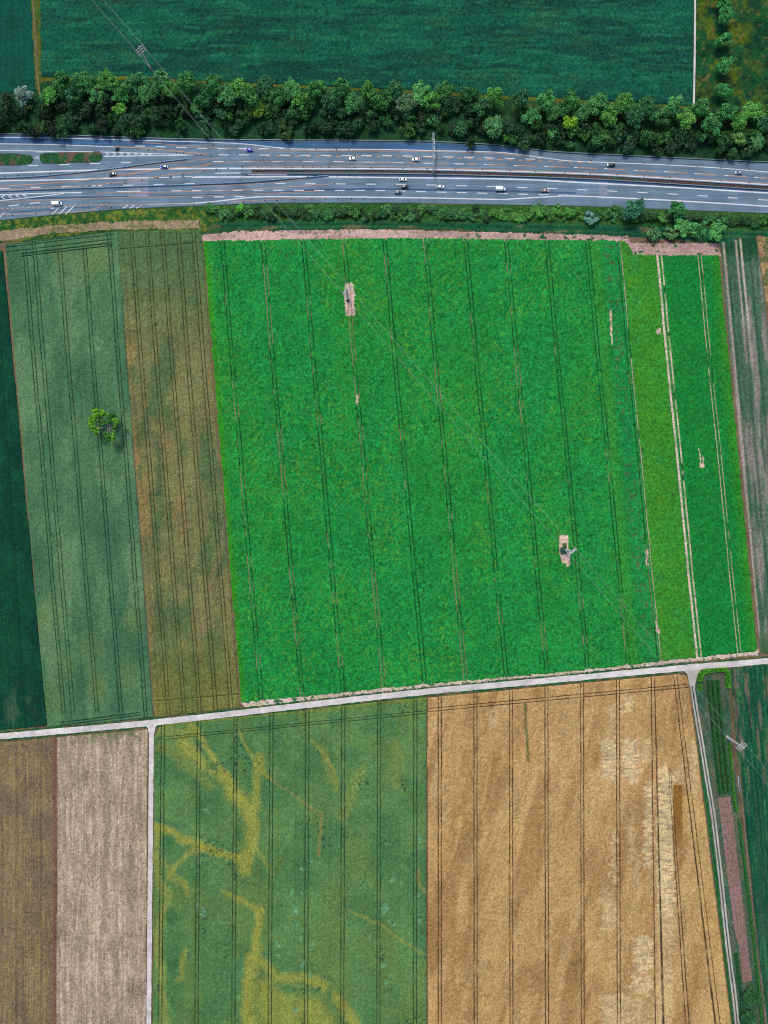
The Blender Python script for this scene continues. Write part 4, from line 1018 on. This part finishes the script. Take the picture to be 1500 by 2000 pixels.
# ------------------------------------------------------------------ garden plot hedges
def hedge_run(pts, w, h, rgb, label, cat='hedge', clip=True, seed=0):
    """a hedge: leaves over a box that follows a pixel line, round an inner twig core"""
    r = np.random.default_rng(500 + seed)
    P = np.array([G(*p)[:2] for p in (smooth(pts, 5) if len(pts) > 2 else pts)])
    seg = np.linalg.norm(np.diff(P, axis=0), axis=1); cum = np.r_[0, np.cumsum(seg)]; L = cum[-1]
    n = int(L * (w + 2 * h) * 14)
    t = r.random(n) * (L + w * 0.6) - w * 0.3; x = np.interp(t, cum, P[:, 0]); y = np.interp(t, cum, P[:, 1])
    i = np.clip(np.searchsorted(cum, t) - 1, 0, len(seg) - 1)
    d = np.diff(P, axis=0)[i] / seg[i][:, None]; nx, ny = -d[:, 1], d[:, 0]
    over = np.where(t < 0, t, np.where(t > L, t - L, 0)); x = x + d[:, 0] * over; y = y + d[:, 1] * over
    face = r.random(n); a = np.where(face < w / (w + 2 * h), r.random(n) * 2 - 1, np.sign(r.random(n) - 0.5))
    top = face < w / (w + 2 * h)
    z = np.where(top, h * (1 - 0.12 * a * a), h * r.random(n) ** 0.8)
    lump = 1 + 0.16 * (np.sin(t * 1.9 + 1) + np.sin(t * 3.1 + seed)) * 0.5
    off = a * w / 2 * lump * (1 - 0.15 * (z / h) ** 3)
    pos = np.stack([x + nx * off, y + ny * off, z * (0.92 + 0.08 * lump) + 0.05], 1) + r.normal(size=(n, 3)) * 0.05
    nn = np.stack([nx * a * ~top, ny * a * ~top, top * 1.0 + 0.3], 1) + r.normal(size=(n, 3)) * 0.5
    nn /= np.linalg.norm(nn, axis=1)[:, None]
    tt = np.cross(nn, r.normal(size=(n, 3))); tt /= np.linalg.norm(tt, axis=1)[:, None]; b = np.cross(nn, tt)
    s = (0.2 * (0.7 + 0.6 * r.random(n)))[:, None]
    v = np.stack([pos - tt * s, pos - b * s * .7, pos + tt * s, pos + b * s * .7], 1).reshape(-1, 3)
    g = 0.7 + 0.6 * r.random(n); hu = r.random(n) * 0.4
    c = np.repeat(np.stack([g * (0.8 + hu), g, g * (1 - .4 * hu)], 1), 4, 0)
    base = P[0]
    root = tag(empty('hedge' if cat == 'hedge' else 'shrub_row', (base[0], base[1], 0)), label, cat)
    v[:, 0] -= base[0]; v[:, 1] -= base[1]
    me = mesh_np('foliage', v, np.arange(4 * n).reshape(n, 4), colors=c); me.materials.append(M['leaf'])
    o = link('foliage', me, None, root); o.color = (*lin(*rgb, k=1.0), 1)
    mb = MB()
    for k in range(len(P) - 1):
        p, q = P[k] - base, P[k + 1] - base; dd = (q - p) / (np.linalg.norm(q - p) + 1e-9); sx_ = np.array([-dd[1], dd[0]]) * w * 0.36
        mb.loft([[Vector((*(c_ + sx_), 0.0)), Vector((*(c_ - sx_), 0.0)), Vector((*(c_ - sx_), h * .78)), Vector((*(c_ + sx_), h * .78))] for c_ in (p, q)])
    mb.build('twigs', M['twig'], root)
    return root
M['twig'] = plain('hedge_twigs', lin(30, 58, 34), 0.95, 0.1, var=0.3)
hedge_run([(1365, 1328), (1366, 1320), (1373, 1312), (1386, 1309)], 2.6, 2.2, (74, 146, 26), 'curved clipped bright green hedge at the track corner', seed=1)
hedge_run([(1391, 1308.5), (1404, 1307.5), (1417, 1307)], 2.2, 2.2, (72, 144, 24), 'straight clipped hedge between farm road and shrub rows', seed=2)
hedge_run([(1418.5, 1311), (1420, 1325), (1421, 1340)], 2.6, 2.6, (62, 136, 26), 'clipped hedge on the right side of the shrub rows', seed=3)
hedge_run([(1365, 1337), (1366.5, 1346)], 2.4, 2.0, (72, 144, 24), 'short clipped hedge stub beside the rutted track', seed=4)
for i, (a, b, lab) in enumerate((((1382, 1329), (1405, 1549), 'left of the three long dark shrub rows'), ((1391, 1328), (1414, 1547), 'middle of the three long dark shrub rows'), ((1400, 1328), (1422.5, 1545), 'right of the three long dark shrub rows'))):
    hedge_run([a, ((a[0] * 2 + b[0]) / 3 - 0.5, (a[1] * 2 + b[1]) / 3), ((a[0] + 2 * b[0]) / 3 - .5, (a[1] + 2 * b[1]) / 3), b], 1.5, 1.9, (34, 92, 42), lab, 'shrub row', seed=10 + i)
hedge_run([(1423, 1450), (1428, 1500), (1433, 1560), (1438, 1585)], 1.2, 1.5, (64, 128, 34), 'low hedge strip beside the pylon and shrub rows', seed=21)
hedge_run([(1442, 1600), (1452, 1680), (1462, 1760), (1472, 1850), (1480, 1920), (1490, 2040)], 1.2, 1.5, (44, 112, 48), 'long low hedge along the right side of the soil bed', seed=22)
hedge_run([(1436, 1862), (1441, 1900), (1446, 1950), (1452, 2040)], 1.7, 1.9, (36, 92, 54), 'dark hedge left of the lower end of the soil bed', seed=23)
# seedlings on the bed, too many and too small to tell apart
sv, sf = [], []
sr = random.Random(3)
for row in range(3):
    for k in range(110):
        t = k / 110
        u = 1408 + row * 6 + t * 46 + sr.uniform(-.3, .3); v = 1562 + t * 345
        if 0.36 < t < 0.62 and sr.random() < .6 or not bool(inside(np.array([u]), np.array([v]), BED)[0]): continue
        g = G(u, v)
        for a in range(3):
            an = a * 2.1 + sr.random(); L = 0.28
            b = len(sv); sv += [(g.x, g.y, 0.26), (g.x + math.cos(an) * L, g.y + math.sin(an) * L, 0.42), (g.x + math.cos(an + .8) * L, g.y + math.sin(an + .8) * L, 0.42)]; sf.append((b, b + 1, b + 2))
me = mesh_np('seedlings', sv, tris=sf, colors=np.tile(lin(60, 92, 66), (len(sv), 1)))
o = link('seedlings', me, M['crop'], bed); o['kind'] = 'stuff'
pm = MB(); pm.tube(G(1440.5, 1515) + Vector((0, 0, .3)), G(1444, 1549) + Vector((0, 0, .3)), 0.28, n=10)
tag(pm.build('plastic_pipe', M['pipe'], smooth=True), 'pale blue pipe lying beside the low hedge', 'pipe')

# ------------------------------------------------------------------ pylons and cables
PYL = [((294, 133), 'pylon in the dark field above the tree belt'), ((680, 585), 'pylon on the left bare patch of bright green field'), ((1103.5, 1074), 'pylon beside a bush in the right of bright green field'), ((1421, 1440), 'pylon by the garden plot at the lower right')]
PB = [G(*p) for p, _ in PYL]
line_dir = (PB[3] - PB[0]).normalized()
rz = math.atan2(line_dir.y, line_dir.x)
ARM_Z = (14.6, 16.8, 19.0); ARM_L = (2.5, 2.5, 2.5)
def pylon(pos, label):
    root = tag(empty('power_pylon', pos, rz), label, 'pylon', 'pylons of the power line')
    m = MB()
    for sx_, sy_ in ((-1, -1), (1, -1), (1, 1), (-1, 1)):
        m.tube((sx_ * .55, sy_ * .55, 0), (sx_ * .22, sy_ * .22, 20), 0.15, 0.11, 5)
    for k in range(16):
        z0_, z1_ = k * 1.25, (k + 1) * 1.25; w0, w1 = .55 - .33 * z0_ / 20, .55 - .33 * z1_ / 20
        for a, b in (((-1, -1), (1, -1)), ((1, -1), (1, 1)), ((1, 1), (-1, 1)), ((-1, 1), (-1, -1))):
            a2, b2 = (a, b) if k % 2 else (b, a)
            m.tube((a2[0] * w0, a2[1] * w0, z0_), (b2[0] * w1, b2[1] * w1, z1_), 0.08, n=4)
            m.tube((a[0] * w1, a[1] * w1, z1_), (b[0] * w1, b[1] * w1, z1_), 0.06, n=4)
    m.build('mast', M['white_steel'], root)
    f = MB(); f.box((0, 0, 0.2), (1.8, 1.8, 0.4), 0.85); f.build('footing', M['concrete'], root)
    for z, L in zip(ARM_Z, ARM_L):
        a = MB()
        for s in (-1, 1):
            for w in (-.24, .24):
                a.tube((w, 0, z), (w * .3, s * L, z + .05), 0.10, 0.07, 5)
            a.tube((0, 0, z + .7), (0, s * L, z + .1), 0.06, 0.05, 5)
            for k in range(4): a.tube((-.22 + .04 * k, s * L * k / 4, z), (.22 - .04 * k, s * L * (k + 1) / 4, z), 0.04, n=4)
        arm = a.build('crossarm', M['white_steel'], root)
        for s in (-1, 1):
            for t in (-1, 1):
                i = MB(); i.tube((0.05 * t, s * L, z), (1.3 * t, s * L, z - .12), 0.05, n=5)
                for k in range(6): i.tube((t * (.25 + .17 * k), s * L, z - .02 - .016 * k), (t * (.31 + .17 * k), s * L, z - .025 - .016 * k), 0.13, n=8)
                i.build('insulator', M['insulator'], arm)
for (p, lab), b in zip(PYL, PB): pylon(b, lab)
side = Vector((-line_dir.y, line_dir.x, 0))
ends = [PB[0] + (PB[0] - PB[1]) * 0.75] + PB + [PB[3] + (PB[3] - PB[2]) * 0.9]
for s, sn in ((-1, 'left'), (1, 'right')):
    for z, L, zn in zip(ARM_Z, ARM_L, ('lowest', 'middle', 'topmost')):
        mb = MB()
        for a, b in zip(ends[:-1], ends[1:]):
            n = 24; sag = 3.2
            if a is ends[0] or b is ends[-1]: sag = 2.0
            pts = []
            for k in range(n + 1):
                t = k / n; p = a.lerp(b, t) + side * s * L; pts.append(Vector((p.x, p.y, z - .12 - sag * 4 * t * (1 - t))))
            for p, q in zip(pts[:-1], pts[1:]): mb.tube(p, q, 0.017, n=5)
        tag(mb.build('power_cable', M['cable']), '%s cable on the lower %s side of the power line' % (zn, 'left' if s < 0 else 'right') if s < 0 else '%s cable on the upper right side of the power line' % zn, 'cable', 'cables of the power line')

# ------------------------------------------------------------------ motorway furniture
def rail(pts, label, name='guardrail', h=0.75, mat='steel', thick=0.14, post=4.0):
    P = [G(*p) for p in smooth(pts, 5)]
    root = tag(empty(name, (P[0].x, P[0].y, 0)), label, 'guardrail'); o0 = Vector((P[0].x, P[0].y, 0))
    mb = MB(); ps = MB(); acc = 0
    for a, b in zip(P[:-1], P[1:]):
        d = (b - a).normalized(); s = Vector((-d.y, d.x, 0)) * thick / 2; a_, b_ = a - o0, b - o0
        prof = [(-1, h - .3), (-1, h - .2), (-.3, h - .15), (-1, h - .1), (-1, h), (1, h), (1, h - .1), (.3, h - .15), (1, h - .2), (1, h - .3)]
        mb.loft([[c + s * k + Vector((0, 0, zz)) for k, zz in prof] for c in (a_, b_)])
        L = (b - a).length
        while acc < L:
            c = a_ + d * acc; ps.box((c.x, c.y, (h - .1) / 2), (0.1, 0.1, h - .1)); acc += post
        acc -= L
    mb.build('rail', M['rail'], root); p = ps.build('posts', M['steel'], root); p['kind'] = 'stuff'
    return root
rail([(x, y - 1.6) for x, y in ROAD_TOP], 'steel guardrail along the upper edge of the motorway', thick=.35)
rail([(492, 331.6), (750, 332.4), (900, 334.8), (1125, 341.5), (1275, 349.4), (1500, 363.6), (1560, 367.5)], 'steel guardrail on the upper side of the median', thick=.4)
rail([(470, 339), (750, 339.6), (900, 342.2), (1125, 349), (1275, 357.4), (1500, 371.4), (1560, 375)], 'steel guardrail on the lower side of the median', thick=.4)

def barrier(pts, label):
    """movable steel barrier: sloped foot, upright wall, built in 6 m elements"""
    root = None
    P = [G(*p) for p in smooth(pts, 6)]
    L = [0]
    for a, b in zip(P[:-1], P[1:]): L.append(L[-1] + (b - a).length)
    at = lambda s: Vector((np.interp(s, L, [p.x for p in P]), np.interp(s, L, [p.y for p in P]), 0))
    root = tag(empty('safety_barrier', at(0)), label, 'barrier')
    o0 = at(0); s = 0
    while s + 6 < L[-1]:
        a, b = at(s) - o0, at(s + 5.85) - o0; d = (b - a).normalized(); n = Vector((-d.y, d.x, 0))
        prof = [(-.42, ROAD_Z + .03), (-.40, .2), (-.22, .32), (-.18, .85), (.18, .85), (.22, .32), (.40, .2), (.42, ROAD_Z + .03)]
        mb = MB(); mb.loft([[c + n * k + Vector((0, 0, z)) for k, z in prof] for c in (a, b)])
        mb.build('barrier_element', M['blue_steel'], root); s += 6
barrier([(-30, 351), (0, 349), (75, 345), (150, 338), (225, 329.5), (300, 319), (378, 309.5)], 'upper blue grey steel barrier from the left edge to the chevrons')
barrier([(-30, 375), (0, 374), (100, 370), (225, 366), (375, 361), (470, 357), (525, 353), (600, 347), (655, 342.5)], 'long blue grey steel barrier crossing towards the median')

BEACON = []
def zz(ox, pts): return [(ox + x / 4.0, 230 + y / 4.0) for x, y in pts]
BEACON.append(('beside the upper side of the median', zz(375, [(90, 415), (190, 403), (280, 396), (393, 387), (515, 385), (622, 385), (730, 385), (783, 388), (868, 385), (945, 385), (1013, 385), (1072, 385), (1205, 388), (1273, 391), (1397, 391)])
               + zz(750, [(150, 395), (337, 400), (555, 402), (765, 407), (983, 413), (1183, 419), (1410, 428)]) + zz(1125, [(110, 436), (318, 444), (530, 456), (735, 466), (935, 478), (1133, 492), (1353, 507)])))
BEACON.append(('along the upper motorway shoulder', zz(0, [(1050, 175), (1273, 190), (1467, 195)]) + zz(375, [(168, 212), (970, 246), (1127, 248), (1225, 250)]) + zz(1125, [(118, 335), (312, 343), (527, 353), (717, 363), (947, 378), (1133, 390), (1355, 402)])))
BEACON.append(('along the lower motorway shoulder', zz(0, [(98, 765), (280, 750), (780, 722), (870, 700), (1090, 687)]) + zz(375, [(15, 675), (262, 666), (408, 658), (570, 648), (665, 646), (797, 638), (937, 634), (1042, 632), (1140, 632), (1243, 632), (1343, 632)])))
BEACON.append(('along the upper steel barrier', zz(0, [(40, 463), (140, 452), (262, 448), (390, 438), (490, 432), (590, 424), (775, 405), (863, 393), (967, 380), (1142, 357), (1267, 338)])))
BEACON.append(('beside the long crossing barrier', zz(0, [(535, 547), (645, 540), (697, 534), (755, 530), (870, 517), (978, 503), (1112, 487), (1235, 468), (1338, 458), (1430, 442)]) + zz(375, [(540, 490), (660, 480), (905, 458), (1005, 463), (1135, 455), (1230, 453)])))
BEACON.append(('on the orange line left of the blue car', zz(0, [(1075, 244), (1160, 248), (1215, 255), (1377, 270), (1432, 275)]) + zz(375, [(70, 290), (150, 300)])))
bf = MB(); bf.box((0, 0, .06), (.85, .5, .12), .85); bf.box((0, 0, .15), (.3, .22, .08)); bfm = bf.mesh('foot'); bfm.materials.append(M['rubber'])
bp = MB(); bp.box((0, 0, .68), (.07, .28, 1.0)); bpm = bp.mesh('panel'); bpm.materials.append(M['red_panel'])
bs = MB(); bs.box((0, 0, .50), (.085, .285, .14)); bs.box((0, 0, .78), (.085, .285, .14)); bs.box((0, 0, 1.05), (.085, .285, .14)); bsm = bs.mesh('white_stripes'); bsm.materials.append(M['sign_white'])
for where, pts in BEACON:
    pts = sorted(pts)
    for i, p in enumerate(pts):
        root = tag(empty('roadworks_beacon', G(*p) + Vector((0, 0, ROAD_Z + .02)), random.uniform(-.2, .2)), '%s black footed beacon from the left %s' % (ordinal(i + 1), where), 'beacon', 'beacons ' + where)
        link('foot', bfm, None, root); pn = link('panel', bpm, None, root); link('white_stripes', bsm, None, pn)

# sign gantry over the upper carriageway
gb = G(845, 337); gt = G(846, 272)
gy = gt.y - gb.y
gr = tag(empty('sign_gantry', (gb.x, gb.y, 0)), 'grey sign gantry spanning the upper carriageway', 'gantry')
for y in (0, gy):
    m = MB(); m.box((0, y, 3.4), (.45, .45, 6.8)); m.box((0, y, .15), (1.0, 1.0, .3)); m.build('post', M['steel'], gr)
m = MB()
for x in (-.45, .45):
    for z in (6.6, 7.5): m.box((x, gy / 2, z), (.12, abs(gy) + .6, .12))
nb = 14
for k in range(nb):
    a, b = gy * k / nb, gy * (k + 1) / nb
    for x in (-.45, .45): m.tube((x, a, 6.6 if k % 2 else 7.5), (x, b, 7.5 if k % 2 else 6.6), .05, n=4)
    for z in (6.6, 7.5): m.tube((-.45 if k % 2 else .45, a, z), (.45 if k % 2 else -.45, b, z), .05, n=4)
m.build('truss', M['rail'], gr)
w_ = MB(); w_.box((0, gy / 2, 7.62), (.36, abs(gy), .06)); w_.build('walkway', M['rail'], gr)
for f in (.28, .5, .72):
    m = MB(); m.box((.62, gy * f, 7.0), (.16, 3.0, 2.0)); sp = m.build('sign_panel', M['rubber'], gr)
    m = MB(); m.box((.62, gy * f, 8.03), (.22, 3.1, .06)); m.build('frame', M['steel'], sp)

def road_sign(u, v, w, h, top, label, mat, face=math.pi / 2):
    root = tag(empty('road_sign', G(u, v), face), label, 'sign')
    m = MB()
    for x in ((-w * .3, w * .3) if w > 1 else (0,)): m.tube((x, .06, 0), (x, .06, top), .05, n=6)
    m.build('post', M['steel'], root)
    m = MB(); m.box((0, 0, top - h / 2), (w, .05, h)); m.build('panel', M[mat], root)
for a in ((348, 270, 1.6, 2.2, 3.4, 'blue and white road sign left of the power line crossing', 'sign_blue'), (569, 276, .8, .8, 2.4, 'small pole sign above the guardrail left of centre', 'sign_white'), (669, 276, .9, 1.4, 3.0, 'pale post sign above the guardrail near the white car', 'sign_white'),
          (1052, 292, .7, .9, 2.5, 'small pale sign where the road edge bends right of the gantry', 'sign_white'), (1175, 299, 1.2, 1.2, 2.8, 'blue sign above the guardrail right of the gantry', 'sign_blue'), (1287, 304, 1.1, 1.6, 3.0, 'white angled sign above the guardrail at the right', 'sign_white'),
          (1421, 312, .9, .9, 2.4, 'small white sign near the right edge above the guardrail', 'sign_white'), (1286, 353.5, 1.2, 1.0, 2.4, 'bluish sign standing on the median at the right', 'sign_blue')):
    road_sign(*a)
# roadworks arrow trailer in the gore
t = tag(empty('arrow_trailer', G(229, 292) + Vector((0, 0, ROAD_Z)), 0.2), 'white roadworks warning trailer at the tip of the chevrons', 'trailer')
m = MB(); m.box((0, 0, .55), (2.6, 1.5, .25)); m.tube((1.3, 0, .5), (2.6, 0, .45), .07); m.build('chassis', M['rubber'], t)
m = MB(); m.box((-.6, 0, 2.0), (.14, 1.9, 2.5)); pb = m.build('warning_board', M['sign_white'], t)
m = MB(); m.box((-.69, 0, 2.0), (.04, 1.5, .3)); m.build('arrow', M['orange_line'], pb)
for y in (-.78, .78):
    m = MB(); m.tube((0, y - .1, .32), (0, y + .1, .32), .32, n=14); m.build('wheel', M['rubber'], t)

# ------------------------------------------------------------------ vehicles
def loft_x(secs):
    """secs: (x, halfwidth_bottom, halfwidth_top, z0, z1) -> rounded rings along x"""
    R_ = []
    for x, a, b, z0_, z1_ in secs:
        zm = z0_ + (z1_ - z0_) * .55
        R_.append([Vector(p) for p in ((x, -a * .94, z0_), (x, -a, z0_ + .12), (x, -a, zm), (x, -b, z1_ - .03), (x, -b * .8, z1_), (x, b * .8, z1_), (x, b, z1_ - .03), (x, a, zm), (x, a, z0_ + .12), (x, a * .94, z0_))])
    return R_
def car_parts(kind):
    P = []
    if kind == 'van':
        L = 5.6; W = .98
        body = MB().loft(loft_x([(-2.8, W * .95, W * .86, .35, 2.2), (-2.7, W, W * .9, .28, 2.3), (1.1, W, W * .9, .28, 2.32), (1.45, W, W * .84, .28, 2.15), (2.05, W, W * .84, .28, 1.22), (2.65, W * .95, W * .78, .3, 1.02), (2.8, W * .85, W * .68, .36, .8)]))
        glass = [('windscreen', [(1.50, -.74, 2.12), (1.50, .74, 2.12), (2.04, .78, 1.26), (2.04, -.78, 1.26)], .03)]
        side_x = (.9, 1.75); side_z = (1.3, 1.95)
        rear = [(-2.82, -.7, 2.0), (-2.82, .7, 2.0), (-2.84, .72, 1.4), (-2.84, -.72, 1.4)]
        wx_ = (-1.75, 1.85); wr = .36; hx = 2.72; hz = .78
    else:
        L = 4.5; W = .9
        body = MB().loft(loft_x([(-2.25, W * .86, W * .72, .38, .78), (-2.15, W * .95, W * .8, .25, .93), (-1.3, W, W * .86, .22, .98), (.8, W, W * .86, .22, .97), (1.6, W, W * .82, .22, .86), (2.1, W * .94, W * .76, .25, .72), (2.25, W * .82, W * .62, .36, .6)]))
        body.loft(loft_x([(-1.95, W * .80, W * .70, .9, .99), (-1.25, W * .80, W * .64, .9, 1.42), (-.2, W * .80, W * .66, .9, 1.5), (.35, W * .80, W * .64, .9, 1.44), (1.15, W * .8, W * .72, .86, .96)]))
        glass = [('windscreen', [(.42, -.56, 1.44), (.42, .56, 1.44), (1.12, .64, 1.0), (1.12, -.64, 1.0)], .03), ('rear_window', [(-1.92, -.6, 1.03), (-1.92, .6, 1.03), (-1.3, .54, 1.43), (-1.3, -.54, 1.43)], .03)]
        side_x = (-1.2, .6); side_z = (1.0, 1.36); rear = None
        wx_ = (-1.35, 1.4); wr = .32; hx = 2.12; hz = .66
    P.append(('body', body.mesh('body'), 'paint'))
    for nm, q, up in glass:
        q = [Vector(p) for p in q]; n = (q[1] - q[0]).cross(q[3] - q[0]).normalized()
        if n.z < 0: n = -n
        m = MB().loft([[p + n * .005 for p in q], [p + n * (up + .01) for p in q]]); P.append((nm, m.mesh(nm), 'glass'))
    if rear:
        q = [Vector(p) for p in rear]; m = MB().loft([[p + Vector((.03, 0, 0)) for p in q], q]); P.append(('rear_window', m.mesh('rear_window'), 'glass'))
    for s in (-1, 1):
        y0, y1 = (W * .81, W * .67) if kind != 'van' else (W * 1.0, W * .93)
        q = [Vector((side_x[0], s * y0, side_z[0])), Vector((side_x[1] + .2, s * y0, side_z[0])), Vector((side_x[1] - .15, s * y1, side_z[1])), Vector((side_x[0] + .1, s * y1, side_z[1]))]
        m = MB().loft([[p - Vector((0, s * .02, 0)) for p in q], [p + Vector((0, s * .02, 0)) for p in q]]); P.append(('side_window', m.mesh('side_window'), 'glass'))
        m = MB(); m.box((side_x[1] + .1, s * (W + .1), 1.0 if kind != 'van' else 1.4), (.12, .22, .16)); P.append(('wing_mirror', m.mesh('wing_mirror'), 'paint'))
        m = MB(); m.box((hx, s * W * .62, hz), (.22, .34, .14)); P.append(('headlight', m.mesh('headlight'), 'lamp'))
        m = MB(); m.box((-L / 2 + .06, s * W * .7, .8 if kind != 'van' else 1.0), (.14, .24, .22)); P.append(('tail_light', m.mesh('tail_light'), 'tail'))
        for x in wx_:
            m = MB(); m.tube((x, s * (W - .2), wr), (x, s * (W + .01), wr), wr, n=16); P.append(('wheel', m.mesh('wheel'), 'rubber'))
    for nm, me, mt in P: me.materials.append(M[mt])
    return P
PARTS = {'car': car_parts('car'), 'van': car_parts('van')}
def vehicle(kind, u, v, slope, rgb, label, left=False, scale=1.0):
    a = math.atan(-slope) + (math.pi if left else 0)
    root = tag(empty('van' if kind == 'van' else 'car', G(u, v) + Vector((0, 0, LZ + .01)), a), label, kind, 'vehicles on the motorway')
    root.scale = (scale,) * 3
    for nm, me, mt in PARTS[kind]:
        o = link(nm, me, None, root)
        if mt == 'paint': o.color = (*lin(*rgb, k=.8), 1)
WHT = (240, 242, 244)
vehicle('car', 220.5, 341, -.07, (26, 34, 56), 'dark navy car between the converging orange lines at the left', True, .95)
vehicle('car', 321, 327, -.05, (28, 76, 186), 'medium blue car on the orange lines at the left', True)
vehicle('van', 113, 399, -.04, WHT, 'white van near the hatched bars at the lower left', False)
vehicle('car', 487, 294, .01, (20, 30, 190), 'vivid royal blue car on the upper carriageway', True)
vehicle('car', 689, 310.5, .0, WHT, 'white car on the upper carriageway left of the gantry', True, .97)
vehicle('car', 812, 312.3, .01, WHT, 'white car just left of the gantry', True, 1.05)
vehicle('car', 787, 351.3, .01, WHT, 'white car on the fast lane near the median below the gantry', False)
vehicle('car', 791, 365.7, .03, (16, 18, 24), 'black car between white and grey cars on the lower carriageway', False, 1.05)
vehicle('car', 778, 377, .02, (62, 82, 100), 'dark grey car on the slow lane of the lower carriageway', False, .95)
vehicle('car', 860, 365.6, .02, WHT, 'white car alone in the middle lane right of the black car', False)
vehicle('van', 977, 370.3, .02, WHT, 'white van on the lower carriageway right of the gantry', False, 1.05)
vehicle('car', 1064.5, 373, .03, (176, 164, 152), 'beige car on the lower carriageway right of the white van', False)
vehicle('car', 1192.5, 323.3, .04, (28, 40, 50), 'black car on the right of the upper carriageway', True, 1.08)
vehicle('car', 1441.5, 338.3, .06, (150, 170, 186), 'silver car near the right edge of the upper carriageway', True)
# lorry parked on the dark side lane
t = tag(empty('flatbed_trailer', G(66, 258.5) + Vector((0, 0, .09)), -.03), 'white ended trailer parked on the dark side lane at the left', 'trailer')
m = MB(); m.box((-3, 0, .8), (7.2, 2.0, .25)); m.build('bed', M['dark_asphalt'], t)
m = MB(); m.box((.7, 0, 1.1), (1.2, 2.0, 1.0), .9); m.build('cab_box', M['sign_white'], t)
m = MB(); m.box((2.4, .6, .5), (.6, .3, .9)); m.build('warning_flag', M['orange_line'], t)
for x in (-5, -2, .6):
    for y in (-.9, .9):
        m = MB(); m.tube((x, y - .12, .38), (x, y + .12, .38), .38, n=14); m.build('wheel', M['rubber'], t)
